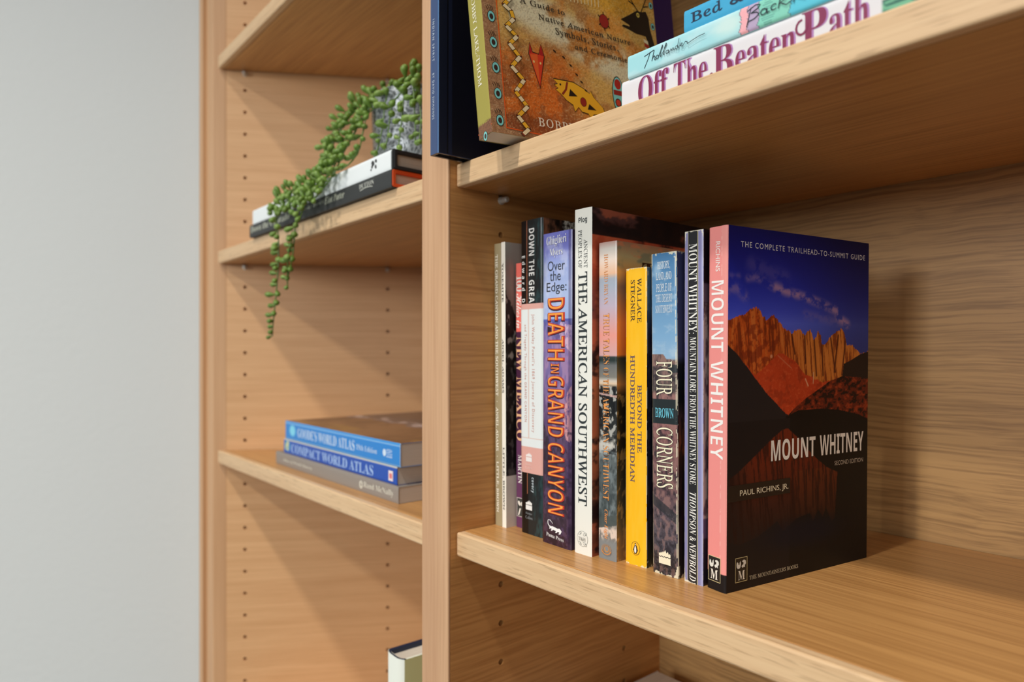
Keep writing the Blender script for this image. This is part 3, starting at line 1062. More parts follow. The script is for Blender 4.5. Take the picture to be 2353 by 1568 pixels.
b = Book((182.4, 50.6, ZR), rot(-1.5, .1), 13.7, 150, 215, 'paperback_book', 'lavender paperback with a black stripe of white capitals down its spine', G1, .5)
b.hard(lore_spine, lore_front, (140, 138, 182), PRINT_GLOSS, res=.3, fres=.8, fd=24)
tc = (246, 244, 236)
b.text('s', 'MOUNT WHITNEY:', 'serifb', (3.4, 9.4, 207, 152.2), tc, True, 'title_lettering', weight=-.008)
b.text('s', 'MOUNTAIN LORE FROM THE WHITNEY STORE', 'serifb', (4.2, 8.8, 150.2, 60.3), tc, True, 'title_lettering', weight=-.01)
b.text('s', 'THOMPSON & NEWBOLD', 'serifbi', (4.2, 8.9, 55.5, 1.6), tc, True, 'author_lettering', weight=-.004)


# 11 pink spine, dark mountain cover
def pink_spine(a):
    a.mix(ss(a.x, 9.8, 10.4) * .25, (240, 180, 168))
    a.mix((np.abs(a.x - 10.2) < .12) * ss(fbm(a.x * 0, a.y * .5, 4), .45, .6) * .45, (250, 214, 204))
    a.mix(a.y < 11.0, (26, 22, 22))
    return a


RIDGE = [(0, 159.5), (1.1, 159.9), (5.9, 161.9), (14.6, 163.7), (19.0, 166.8), (23.5, 167.9), (27.5, 166.7), (29.2, 163.7), (33.8, 160.3), (37.3, 162.7), (40.2, 163.6), (44.4, 160.1), (50.4, 155.1), (55.2, 154.4), (57.1, 152.0),
         (60.1, 154.9), (64.4, 155.3), (69.5, 151.8), (72.0, 153.8), (75.1, 155.9), (78.4, 148.6), (80.3, 150.3), (82.9, 154.8), (85.8, 151.1), (86.9, 145.4), (90.8, 146.6), (94.7, 150.4), (100.8, 153.8), (106.9, 156.4),
         (110.3, 154.4), (113.2, 145.5), (117.4, 145.9), (125.2, 142.1), (128.1, 139.5), (137.5, 141.6)]


def pink_front(a):
    a.grad([(0, (10, 9, 10)), (159, (84, 92, 176)), (166, (62, 70, 162)), (180, (36, 44, 136)), (200, (22, 26, 100)), (215, (16, 18, 74))])
    a.c = np.clip(a.c * (1.15 - .38 * ss(a.x, 40, 137))[:, None] * np.array([.9, 1.0, 1.15]), 0, 255)  # light falloff towards the fore-edge, painted into the cover colour
    nz = fbm(a.x * .16, a.y * .22, 4, 5)
    for pts, wd, al in (([(16.7, 184.9), (23.3, 185.7), (29, 184.4), (39.5, 180.3)], 3.2, .55), ([(42, 181), (51.3, 178.5), (64.8, 176.7), (78.8, 174.0), (90.5, 171.1), (101.3, 168.1), (104, 163.9), (113.7, 159.5)], 4.0, .95),
                        ([(0, 178.5), (8, 178.5), (14.5, 173.9)], 4.5, .55), ([(20, 194), (34, 190), (50, 187)], 7, .25), ([(0, 186), (9, 186)], 2.5, .35), ([(70, 165), (95, 162), (112, 160)], 4, .3)):
        d = dline(a.x, a.y, pts)
        a.mix(al * ss(d, wd * 1.25, 0) * ss(nz, .30, .56), (168, 132, 176))
    jag = (fbm(a.x * 1.1, a.y * .0, 7, 3) - .5) * 2.2
    top = np.interp(a.x, [p[0] for p in RIDGE], [p[1] for p in RIDGE]) + jag
    mt = (a.y < top) & (a.y > 95)
    a.mix(mt, (200, 86, 28))
    a.mix(mt * ss(a.x, 30, 80), (206, 122, 48))
    st = fbm(a.x * .75 + .08 * a.y, a.y * .06, 3, 5)
    a.mix(mt * ss(st, .52, .66) * .75, (112, 42, 16))
    a.mix(mt * ss(st, .46, .34) * .4, (236, 150, 72))
    r2 = fbm(a.x * .35, a.y * .3, 13, 5)
    a.mix(mt * (a.x < 46) * ss(r2, .46, .62) * .6, (120, 40, 18))
    for x0, x1, z0, z1 in ((78.8, 81.5, 150, 126), (86.9, 88.2, 147, 126), (69.5, 70.5, 152, 134), (57, 60, 152, 140), (96, 101, 150, 128), (112, 108, 150, 126), (104, 100, 152, 128)):
        a.mix(mt * ss(dline(a.x, a.y, [(x0, z0), (x1, z1)]), 1.1, .2) * .8, (74, 28, 14))
    tal = mt & (a.y < np.interp(a.x, [0, 24, 32, 45, 58, 70, 86, 100, 137], [145, 127, 132, 141, 137, 127, 122, 122, 122]) + 3 * (r2 - .5))
    a.mix(tal, (198, 68, 30))
    a.mix(tal * ss(fbm(a.x * .8, a.y * .8, 21, 3), .55, .75) * .4, (226, 112, 66))
    a.mix(tal * ss(fbm(a.x * .2, a.y * .2, 22, 3), .5, .75) * .5, (140, 44, 20))
    a.mix(mt * ss(dline(a.x, a.y, [(70.5, 124), (73.2, 119.6)]), .8, .2), (232, 170, 130))
    a.mix(mt * ss(dline(a.x, a.y, [(78.6, 128), (78.2, 121)]), .6, .2) * .8, (232, 190, 150))
    a.mix(mt * ss(dline(a.x, a.y, [(44, 139), (52, 134), (57, 131)]), .5, .1) * .6, (220, 150, 110))
    a.mix(mt * ss(np.hypot(a.x - 38, a.y - 138.5), 1.6, .6), (220, 150, 110))
    a.poly([(107.9, 121), (109.9, 133.2), (116.8, 135.2), (128.1, 139.5), (138, 141.6), (138, 121)], (42, 30, 26))
    hill = (a.y < np.interp(a.x, [50, 59.4, 71.8, 84.5, 95.1, 108.6, 125.4, 137], [99, 105.5, 112.1, 117.4, 122.1, 125.1, 124, 122.8])) & (a.x > 54) & (a.y > 95)
    h2 = fbm(a.x * .30 - .05 * a.y, a.y * .5, 31, 5)
    a.mix(hill, (110, 40, 22))
    a.mix(hill * ss(h2, .46, .36) * .9, (32, 16, 14))
    a.mix(hill * ss(h2, .56, .68) * .7, (180, 72, 34))
    a.mix((a.y < 146 - .0 * a.x) & (a.y < np.interp(a.x, [0, 7.2, 14.9, 23.9, 35.4, 43.3, 51.5, 54.6], [145.5, 140.6, 133.8, 125.3, 114.9, 109.1, 103, 102], right=0) + 1.2 * (nz - .5)), (38, 33, 34))
    shore = np.interp(a.x, [0, 54, 64.2, 84.1, 105, 127, 137], [104, 102, 105, 105.2, 103.5, 99.4, 96])
    wat = a.y < np.minimum(shore, 105) - .5
    a.mix(wat & (a.x > 52), (20, 16, 16))
    a.mix(wat & (a.x <= 56) & (a.y < 100), (30, 25, 26))
    REF = [(0, 66), (9.9, 70.3), (21.4, 77.3), (32, 83.7), (39.2, 88.1), (49, 93.2), (54.1, 93.5), (60.5, 89.2), (64.4, 86.8), (72, 80), (83, 72), (93, 66), (104, 61.9), (103, 50), (101.5, 32.1), (98, 30), (92, 40), (88.9, 34), (84, 40), (79.4, 32.6),
           (76, 38), (72.7, 37.9), (62.3, 36.2), (50, 30), (44.5, 37), (27.6, 30), (10.2, 27), (0, 30)]
    rf = inpoly(a.x, a.y, REF) & wat
    fade = ss(a.y, 24, 84)
    a.mix(rf * ss(a.x, -12, 26) * (.12 + .80 * fade), (124, 44, 20))
    a.mix(rf * ss(a.x, 58, 66) * (a.y < 66) * .45 * fade ** .5, (120, 62, 28))
    a.mix(rf * ss(st, .5, .64) * .7, (44, 18, 14))
    for x0, x1, z0, z1 in ((72, 72, 66, 40), (84, 84, 64, 36), (92, 92, 60, 36), (78, 79, 66, 42)):
        a.mix(rf * ss(dline(a.x, a.y, [(x0, z0), (x1, z1)]), 1.2, .2) * .7, (40, 16, 12))
    a.mix(wat * ss(np.hypot((a.x - 70) / 60, (a.y - 27) / 14), 1, .2) * .6, (16, 20, 40))
    return a


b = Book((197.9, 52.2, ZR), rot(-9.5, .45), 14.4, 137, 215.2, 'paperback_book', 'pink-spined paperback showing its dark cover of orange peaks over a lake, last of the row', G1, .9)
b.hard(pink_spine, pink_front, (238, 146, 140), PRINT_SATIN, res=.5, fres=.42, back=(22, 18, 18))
wc = (248, 244, 238)
b.text('s', 'RICHINS', 'sans', (5.8, 9.1, 206.3, 188.7), wc, True, 'author_lettering')
b.text('s', 'MOUNT', 'sansb', (2.6, 12.1, 183.2, 141.3), wc, True, 'title_lettering', weight=-.012)
b.text('s', 'WHITNEY', 'sansb', (2.6, 12.0, 135.9, 77.9), wc, True, 'title_lettering', weight=-.012)


def mountaineer(x0, x1, z0, z1):
    W, H = x1 - x0, z1 - z0
    f = lambda u, v: (x0 + u * W, z0 + v * H)
    return [(rect(x0, x1, z0, z1), (226, 214, 160)), (rect(x0 + .3, x1 - .3, z0 + .3, z1 - .3), (24, 22, 22)),
            ([f(u, v) for u, v in ((.12, .62), (.20, .56), (.32, .55), (.42, .60), (.46, .72), (.44, .86), (.36, .80), (.34, .70), (.26, .72), (.24, .80), (.14, .84), (.10, .74))], (226, 226, 216)),
            ([f(u, v) for u, v in ((.52, .62), (.60, .56), (.72, .60), (.80, .56), (.79, .66), (.88, .72), (.86, .84), (.76, .88), (.66, .88), (.56, .84), (.60, .80), (.68, .78), (.66, .70), (.56, .68))], (226, 226, 216))]


b.shapes('s', mountaineer(1.3, 10.8, 5.2, 20.0), 'publisher_emblem')
b.text('s', 'M', 'serifb', (3.4, 8.8, 12.2, 6.6), (240, 236, 222), False, 'publisher_lettering', off=.3)
b.shapes('f', mountaineer(7.2, 17.5, 5.1, 19.6), 'cover_emblem')
b.text('f', 'M', 'serifb', (9.6, 15.2, 11.8, 6.4), (240, 236, 222), False, 'cover_lettering', off=.3)
b.text('f', 'THE COMPLETE TRAILHEAD-TO-SUMMIT GUIDE', 'sans', (10.4, 137 - 4.5, 206.6, 203.2), (236, 238, 242), False, 'cover_lettering', spacing=1.25)
b.shapes('f', [(rect(.6, 56.3, 53.2, 62.7), (24, 18, 18))], 'author_block')
b.text('f', 'PAUL RICHINS, JR.', 'sans', (10.8, 54.4, 59.4, 55), (248, 240, 208), False, 'cover_lettering', off=.2)
b.text('f', 'MOUNT', 'sansb', (38, 81, 86.9, 73.7), (60, 52, 46), False, 'cover_shadow', off=.10)
b.text('f', 'MOUNT', 'sansb', (38.2, 80.8, 87.2, 74.2), (250, 248, 238), False, 'cover_title')
b.text('f', 'WHITNEY', 'sansb', (85, 132.4, 86.9, 73.7), (60, 52, 46), False, 'cover_shadow', off=.10)
b.text('f', 'WHITNEY', 'sansb', (85.2, 132.1, 87.2, 74.2), (250, 248, 238), False, 'cover_title')
b.text('f', 'SECOND EDITION', 'sans', (100.7, 131.8, 69.4, 66.5), (196, 184, 166), False, 'cover_lettering')
b.text('f', 'THE MOUNTAINEERS BOOKS', 'serif', (19.3, 64.3, 7.4, 5.0), (214, 206, 178), False, 'cover_lettering')

# ------------------------------------------------------------------ books on the upper right shelf
ZU = 338.1
G2 = 'books standing on the upper right shelf'


def blue_spine(a):
    a.mix(ss(a.x, 10.4, 11.0) * (a.x < 11.4), (84, 136, 186))
    return a


b = Book((7.0, -20.6, ZU), rot(-1, .2), 11.4, 175, 245, 'hardcover_book', 'glossy navy hardcover jutting past the shelf front beside the divider post', G2, .5)
b.hard(blue_spine, None, (60, 80, 120), PRINT_GLOSS, res=.5, fres=30, back=(14, 16, 28), inset=3.2, board=2.2)
b.shapes('f', [(rect(0.2, 7, .3, 244.6), (22, 28, 48)), (rect(7, 8.2, .3, 244.6), (8, 9, 18)), (rect(8.2, 11.5, .3, 244.6), (26, 33, 56)), (rect(11.5, 174.5, .3, 244.6), (13, 15, 28))], 'cloth_board', off=.25)
b.shapes('f', [(q_, (214, 220, 226)) for q_ in stroke([(40, 34.4), (44, 33.9), (48, 32.9), (54, 32)], .7)], 'cover_line', off=.5)
tc = (206, 218, 230)
b.text('s', 'BY DAVID SIMMONDS', 'sans', (3.6, 6.2, 60, 26), tc, True, 'author_lettering', spacing=1.5)
b.text('s', 'INDIAN SPIRIT', 'sans', (3.6, 6.2, 100, 69), tc, True, 'title_lettering', spacing=1.5)

OC, BK, TQ = (226, 90, 32), (32, 22, 18), (128, 206, 200)


def eye(cx, cy, s=1.0, tilt=.0):
    r = [(ell(cx, cy, 3.2 * s, 4.1 * s, 22, tilt=tilt), BK), (ell(cx, cy, 2.75 * s, 3.7 * s, 22, tilt=tilt), TQ), (ell(cx, cy - .1, 1.55 * s, 2.1 * s, 16, tilt=tilt), (52, 40, 34)), (ell(cx + .1, cy, .45 * s, .5 * s, 8), (90, 40, 34))]
    for k, (dx, h) in enumerate(((-2.6, 6.6), (-1.2, 7.6), (.3, 8.0), (1.7, 7.4))):
        p = [(cx + dx * 1.05 * s, cy + 4.4 * s), (cx + (dx * 1.0 - .3) * s, cy + (h - 1.4) * s), (cx + (dx - 1.3) * s, cy + h * s)]
        r += [(q_, BK) for q_ in stroke(p, .42 * s)]
    return r


def bob_spine(a):
    a.mix((a.y < 9 + 2 * (fbm(a.x * 1.4, a.y * 0, 3) - .5)), (138, 96, 70))
    a.mix((a.y < 10) * ss(fbm(a.x * 2, a.y * 2, 5), .45, .6) * .4, (80, 56, 44))
    return a


def bob_front(a):
    n = fbm(a.x * .05, a.y * .06, 3, 5)
    a.mix(1.0 + 0 * n, (178, 122, 66))
    a.mix(ss(n, .38, .62), (214, 168, 88))
    a.mix(ss(fbm(a.x * .035, a.y * .05, 12, 4), .50, .66) * .6, (222, 130, 44))
    # pale weathered band behind the title
    band = 104 - .36 * (a.x - 32) * .9
    a.mix(ss(np.abs(a.y - (109 - .32 * a.x)), 24, 8) * (a.x > 22) * ss(n + .2 * fbm(a.x * .3, a.y * .3, 8), .42, .62) * .9, (224, 216, 184))
    a.mix(ss(np.hypot((a.x - 118) / 50, (a.y - 128) / 22), 1.1, .4) * .8, (232, 166, 48))
    # burnt lower left
    bl = (a.x > 12) * ss(a.y, 84, 40) * ss(a.x, 100, 60)
    a.mix(bl * .85, (158, 82, 40))
    a.mix(bl * ss(fbm(a.x * .09, a.y * .09, 22, 4), .46, .64) * .8, (228, 112, 34))
    a.mix(ss(a.y, 26, 4) * (a.x > 12) * .6, (128, 62, 34))
    a.mix((a.x < 12) * 1.0, (164, 118, 82))
    a.mix((a.y < 4.2) * 1.0, (164, 118, 82))
    g = fbm(a.x * 1.3, a.y * 1.3, 31, 3)
    a.mix(ss(g, .52, .7) * .28, (96, 64, 40))
    a.mix(ss(g, .46, .30) * .22, (232, 196, 140))
    cr = fbm(a.x * .16 + 2 * n, a.y * .5, 41, 4)
    a.mix(ss(np.abs(cr - .5), .02, .004) * .4, (236, 216, 170))
    return a


b = Book((57.8, -13.4, 339.0), rot(-7, -5.78, 1.97), 17.3, 168, 229, 'paperback_book', 'leaning illustrated paperback with an olive spine and a painted brown cover', G2, .5)
b.hard(bob_spine, bob_front, (166, 156, 76), PRINT_SATIN, res=.6, fres=.6, fz=(0, 142), back=(150, 140, 80))
tc = (246, 240, 214)
b.text('s', 'BOBBY LAKE-THOM', 'serif', (5.6, 10.3, 103.5, 35.4), tc, True, 'author_lettering', weight=.006)
b.shapes('s', [(q_, OC) for q_ in stroke([(-.0, 3.9), (17.3, 5.4)], .8)] + eye(9.5, -.6 + .2, .85)[:4], 'spine_motif')
it = []
for cx, cy in ((7.2, 137), (7.2, 119), (7.1, 101), (7.1, 82.7), (7.1, 64.2), (7.3, 46.2), (7.2, 27.8), (7.1, 8.9)):
    b.shapes('f', eye(cx, cy), 'eye_motif')
it = [(q_, OC) for q_ in stroke([(12.3, 140), (12.4, 76.8), (12.1, 48.9), (12.0, 4.5), (36.2, 3.7), (168, 3.6)], .8)]
ZG = [(25.6, 140), (17.5, 131), (25.5, 118), (18, 107), (24, 100), (18.0, 93.3), (23.8, 90.0), (25.2, 84.6), (18.4, 77.8), (26.7, 72.0), (19.5, 65.2), (27.5, 57.2), (19.7, 48.8), (29.1, 40.6), (21.1, 30.7), (30.0, 21.4), (21.2, 13.2), (29.2, 4.9), (23.8, 0.4)]
ZG = [(x, y + 0) for x, y in ZG]
k = 0
for (x0, y0), (x1, y1) in zip(ZG[:-1], ZG[1:]):
    L_ = math.hypot(x1 - x0, y1 - y0)
    ns = max(1, round(L_ / 5.0))
    dx, dy = (x1 - x0) / ns, (y1 - y0) / ns
    nx, ny = -dy / math.hypot(dx, dy), dx / math.hypot(dx, dy)
    if nx < 0:
        nx, ny = -nx, -ny
    nx, ny = nx * .75 + .25, ny * .75
    for j in range(ns):
        xa, ya, xb, yb = x0 + dx * j, y0 + dy * j, x0 + dx * (j + 1), y0 + dy * (j + 1)

        def seg(w_, e0, e1, rgb):
            pa, pb_ = (xa + dx * e0, ya + dy * e0), (xa + dx * e1, ya + dy * e1)
            it.append(([(pa[0] - nx * w_, pa[1] - ny * w_), (pa[0] + nx * w_, pa[1] + ny * w_), (pb_[0] + nx * w_, pb_[1] + ny * w_), (pb_[0] - nx * w_, pb_[1] - ny * w_)], rgb))
        seg(1.85, -.12, 1.12, BK)
        seg(1.5, -.04, 1.04, (240, 178, 48) if k % 2 else (236, 214, 170))
        seg(1.5, .86, 1.04, (134, 48, 28))
        k += 1
b.shapes('f', it, 'zigzag_border')
fox = [(37.9, 70.4), (39.6, 63.6), (45.4, 63.2), (47.7, 70.9), (49.6, 62.6), (43.9, 39.2), (36.6, 62.3)]
it = [([(37.8, 71.4), (40.1, 64.3), (45.0, 63.9), (47.9, 72), (50.3, 62.5), (43.9, 37.6), (36.0, 62.4)], BK), (fox, (216, 62, 34)), ([(37.6, 62), (44.0, 63), (43.8, 41), (43.4, 42)], (226, 98, 44)),
      ([(38.1, 69.4), (39.2, 63.8), (37.0, 62.6)], (170, 30, 34)), ([(47.6, 69.8), (45.8, 63.4), (49.2, 62.8)], (170, 30, 34)),
      (ell(40.2, 57.1, .85, .95, 10), (240, 196, 120)), (ell(46, 56.9, .85, .95, 10), (240, 196, 120))]
b.shapes('f', it, 'fox_motif')
fish = [(56.6, 47.4), (67.8, 47.8), (75.1, 47.9), (84.3, 44.9), (90, 42), (91.0, 44.2), (93.4, 40.0), (101.9, 33.2), (104, 28), (91.9, 26.5), (90, 22), (87, 26.4), (81.1, 26.9), (78, 30), (74.4, 26), (73.0, 30.8), (67.2, 33.4), (62.6, 37.2), (58.0, 39.8), (60.6, 41.2), (57.2, 43.2), (60.4, 44.4)]
cx, cy = 79, 37
it = [([(cx + (x - cx) * 1.03, cy + (y - cy) * 1.07) for x, y in fish], BK), (fish, (238, 176, 40)), ([(68.3, 47.3), (66.5, 41.6), (62.9, 37.6), (64.4, 36.6), (68.3, 41.2), (70.1, 47.3)], (140, 48, 30)),
      (ell(62.5, 44.4, .8, .9, 10), BK), ([(71.3, 42.6), (69.6, 36.8), (77.8, 37.9)], BK), ([(88.6, 34), (95.2, 30), (86.6, 29.4)], BK), (ell(83, 34.6, 3.0, 3.6, 18), BK), (ell(83, 34.6, 2.7, 3.3, 18), (150, 40, 32))]
b.shapes('f', it, 'fish_motif')
deer = [(129.6, 110.1), (139.2, 115.8), (148.4, 121.8), (153.3, 121.6), (158.5, 123.4), (160.9, 118.1), (161.5, 108.8), (164.6, 97), (166, 84), (158, 84), (158.7, 94), (155.6, 101.8), (144.7, 101.8), (137.7, 103.4), (130.2, 104.6), (132, 106.4), (138.7, 106.2), (138.6, 107.4)]
it = [(deer, (30, 22, 18)), (ell(149.2, 118.1, 1.7, 2, 14), (226, 196, 90)), (ell(149.2, 118.1, .7, 1, 10), BK)]
for p in ([(150, 121), (143.3, 128.7), (140, 139)], [(146, 125.6), (140, 128)], [(153, 121.5), (158.3, 131), (162, 139)], [(156, 126.5), (161.4, 128.3)]):
    it += [(q_, (30, 22, 18)) for q_ in stroke(p, .9)]
for k in range(5):
    it.append(([(152.6 + .5 * k, 99 - 3.4 * k), (157.4 + .5 * k, 98 - 3.4 * k), (157.8 + .5 * k, 95.2 - 3.4 * k), (153 + .5 * k, 96.2 - 3.4 * k)], (176, 40, 34) if k % 2 else (236, 220, 180)))
b.shapes('f', it, 'deer_motif')
it = [(ell(111.6, 104, 5.0, 5.8, 20), BK), (ell(111.6, 104, 4.6, 5.4, 20), (156, 40, 34))]
for t in (.5, 1.6, 2.6, 3.7, 4.7, 5.7):
    it += [(q_, BK) for q_ in stroke([(111.6 + 4.6 * math.cos(t), 104 + 5.4 * math.sin(t)), (111.6 + 6.4 * math.cos(t), 104 + 7.4 * math.sin(t))], .9)]
b.shapes('f', it, 'turtle_motif')
it = [(ell(119.5, 46, 6.4, 15.5, 22), BK), (ell(119.5, 46, 5.6, 14.6, 22), TQ), (ell(119.5, 55, 3.4, 4.2, 16), (170, 36, 32)), (rect(114.6, 124.4, 46, 50), (150, 36, 32)), (ell(118.5, 40, 3.2, 3.4, 14), BK), (ell(118.5, 40, 2.4, 2.6, 14), (196, 60, 44))]
b.shapes('f', it, 'totem_motif')
for cy in (130, 112, 92):
    b.shapes('f', eye(165, cy, .75)[:3], 'eye_motif')
it = []
for x, y in ((60, 69), (68, 66), (74, 61), (79, 55), (83, 50), (86.5, 44)):
    it += [(ell(x, y, 1.5, .7, 8, tilt=-.5), BK)]
b.shapes('f', it, 'paw_prints')
it = []
for k in range(9):
    it.append((stroke([(80 + 3.4 * k, 112 + .3 * k), (79 + 3.6 * k, 128)], .9)[0], (232, 206, 150)))
b.shapes('f', it, 'rib_motif')
tc = (66, 58, 46)
for w_, x0, x1, z in (('A Guide to', 32.2, 72.7, 98.9), ('Native American Nature', 47.7, 137.6, 90.2), ('Symbols, Stories,', 62.4, 124, 82), ('and Ceremonies', 79.5, 135.5, 74.6)):
    b.text('f', w_, 'serif', (x0, x1, z + (5.6 if ',' in w_ else 4.5), z - (1.2 if ',' in w_ else 0)), tc, False, 'cover_lettering', spacing=1.15, weight=.018, off=.3)
b.text('f', 'BOBBY LAKE-THOM', 'serif', (39.6, 139, 16.1, 9.7), (238, 228, 206), False, 'cover_lettering', spacing=1.2, weight=.006, off=.3)

# dark purple hardback the illustrated paperback leans on
b = Book((42.5, 36.0, 338.6), rot(-7, -5.78, .4), 13, 168, 174, 'hardcover_book', 'dark purple hardcover hidden behind the leaning illustrated paperback', G2, .4)
b.hard(None, None, (58, 34, 92), PRINT_MATTE, res=4, fres=40, inset=3, board=2)


# stack of three guides lying flat
G3 = 'guides stacked flat on the upper right shelf'


def flat(P, w, d, h, name, label, group, bulge=.6):
    return Book(P, FLAT, w, d, h, name, label, group, bulge)


b = flat((425, 25, ZU), 21.7, 190, 270, 'guide_book', 'white paperback with large maroon display lettering, bottom of the flat stack', G3, 1.0)


def otbp_spine(a):
    m = a.y < 117
    n = fbm(a.x * .3, a.y * .12, 3, 4)
    a.mix(m * 1.0, (120, 186, 150))
    a.mix(m * ss(n, .45, .6), (40, 88, 84))
    a.mix(m * ss(n, .6, .75), (214, 226, 200))
    return a


b.hard(otbp_spine, None, (226, 225, 228), PRINT_SATIN, res=1.2, fres=60)
MR, LV = (134, 46, 84), (178, 128, 186)


def disp(word, z0, z1, x0, x1, w=.03):
    b.text('s', word, 'serifb', (x0 - .1, x1 - .1, z0 - .9, z1 - .9), LV, True, 'title_shadow', off=.10)
    b.text('s', word, 'serifb', (x0, x1, z0, z1), MR, True, 'title_lettering', off=.16, weight=-.004)


disp('Off', 257, 234.7, 2.4, 20.4)
disp('The', 231, 208.6, 3.0, 20.6)
disp('B', 204.5, 192.5, 2.6, 20.6)
disp('eaten', 191, 157.6, 2.8, 17.6)
disp('P', 154.5, 142.0, 2.8, 20.8)
disp('ath', 141, 122.6, 2.8, 19.6)
b.shapes('s', [(q_, MR) for q_ in stroke([(14.0 + 3.6 * math.cos(t), 154.4 + 2.8 * math.sin(t)) for t in [i * .5 for i in range(0, 11)]], 1.1)] +
         [(ell(5.2, 205.6, 2.4, 1.6, 14), MR)], 'title_flourish')


def thol_spine(a):
    n = fbm(a.x * .12, a.y * .06, 3, 4)
    a.mix(ss(n, .45, .65) * .6, (198, 232, 236))
    a.mix(ss(np.hypot(a.x - 8, (a.y - 160) * .6), 9, 2) * .6, (222, 240, 230))
    w = 1.2 * (fbm(a.x * .5, a.y * 0, 9) - .5) * 3
    y = a.y + w
    a.mix((y < 154) & (y > 149.5), (244, 178, 184))
    a.mix((y < 149.5) & (y > 143.5), (186, 168, 198))
    a.mix((y < 143.5) & (y > 126.5), (136, 212, 190))
    a.mix((y < 126.5), (96, 200, 222))
    a.mix((y < 104) & (y > 92), (206, 214, 120))
    for c in (154, 149.5, 143.5, 126.5, 104):
        a.mix((np.abs(y - c) < .25) * .6, (70, 80, 96))
    a.mix((y < 146) * (y > 130) * (np.abs(a.y - 138) < 5 * fbm(a.x * 3, a.y * 0, 4)) * (np.sin(a.x * 5) > .4) * .4, (60, 110, 110))
    return a


b = flat((391, 24, 359.9), 14, 200, 230.5, 'guide_book', 'pale aqua watercolour paperback with a handwritten title, middle of the flat stack', G3, .8)
b.hard(thol_spine, None, (166, 222, 228), PRINT_MATTE, res=.5, fres=60)
hand = (38, 50, 58)


def pen(b, glyph, z0, z1, x0, x1, lean=.25, wd=.42, part_name='handwriting'):
    """Script drawn as pen strokes; u runs along the spine, v up the letters."""
    it = []
    for line in glyph:
        pts = [(x0 + v * (x1 - x0), z0 - (u + lean * 0 * v) * (z0 - z1)) for u, v in line]
        it += [(q_, hand) for q_ in stroke(pts, wd)]
    b.shapes('s', it, part_name)


def loop(u, v, ru, rv, n=10, a0=0.0, a1=6.28):
    return [(u + ru * math.cos(a0 + (a1 - a0) * i / n), v + rv * math.sin(a0 + (a1 - a0) * i / n)) for i in range(n + 1)]


THOL = [[(.0, .82), (.16, 1.0)], [(.10, .95), (.06, .5), (.0, .0)], [(.17, .98), (.13, .3)], [(.135, .42), (.17, .6), (.185, .5), (.18, .3), (.20, .28)],
        loop(.225, .42, .022, .13), [(.24, .36), (.27, .6), (.32, 1.0), (.315, 1.08), (.29, .8), (.275, .42), (.29, .32), (.33, .6), (.385, 1.02), (.38, 1.1), (.35, .8), (.335, .44), (.35, .34)],
        loop(.40, .46, .024, .11), [(.425, .56), (.42, .36), (.45, .42), (.465, .56), (.48, .40), (.50, .58), (.51, .4), (.53, .42)],
        loop(.56, .48, .024, .11), [(.60, 1.0), (.575, .5), (.59, .38)], [(.61, .48), (.65, .54), (.65, .62), (.63, .6), (.625, .46), (.66, .4), (.70, .62), (.73, .56), (.735, .42), (.80, .50), (.90, .60), (1.0, .62)]]
pen(b, THOL, 217.5, 174.5, 2.6, 11.2)
BACK = [[(.10, .95), (.02, -.1)], [(.04, .82), (.18, 1.02), (.26, .92), (.22, .76), (.10, .62), (.20, .56), (.24, .40), (.16, .22), (.04, .16)], loop(.32, .40, .05, .18), [(.38, .52), (.38, .24), (.42, .28)],
        loop(.50, .42, .05, .17, 10, .8, 5.6), [(.62, 1.05), (.57, .24)], [(.58, .46), (.70, .62)], [(.62, .46), (.70, .26), (.80, .36)], [(.86, 1.0), (.82, .24)], [(.83, .9), (.95, 1.0), (.96, .7), (.84, .56), (1.0, .22)]]
pen(b, BACK, 150.5, 118, 3.6, 12.4, wd=.5)
b = flat((411, 25, 374.1), 12.5, 190, 210, 'guide_book', 'bright blue paperback, top of the flat stack', G3, .6)
b.hard(None, None, (72, 172, 214), PRINT_MATTE, res=3, fres=60, back=(236, 236, 228))
b.text('s', 'Bed & Breakfast', 'serif', (2.3, 10.0, 205.4, 120), (38, 52, 76), True, 'title_lettering', weight=.012, spacing=1.05)

# ------------------------------------------------------------------ left bay: two long books under the plant
ZM, ZL = 336.65, 47.95
G4 = 'two long books lying flat under the plant'
b = flat((-90, 3, ZM), 15.6, 235, 357, 'hardcover_book', 'long black hardcover with pale serif lettering and an orange case, under the white one', G4, .5)
b.hard(None, None, (60, 62, 62), PRINT_SATIN, res=3, fres=60, back=(56, 56, 56), inset=4, board=3)


def case_end(b, rgb, t, part_name):
    """The case showing past the page block at the tail of a flat book."""
    m = plain(part_name + '_cloth', rgb, .6)
    w, d = b.w, b.d
    pts = [(.2, d), (.2, 1.2), (1.2, .2), (w - 1.2, .2), (w - .2, 1.2), (w - .2, d), (w - t, d), (w - t, t + .6), (w - t - .8, t), (t + .8, t), (t, t + .6), (t, d)]
    link(part_name, prism(part_name, pts, -1.0, 3.5, .25), b.root, m)


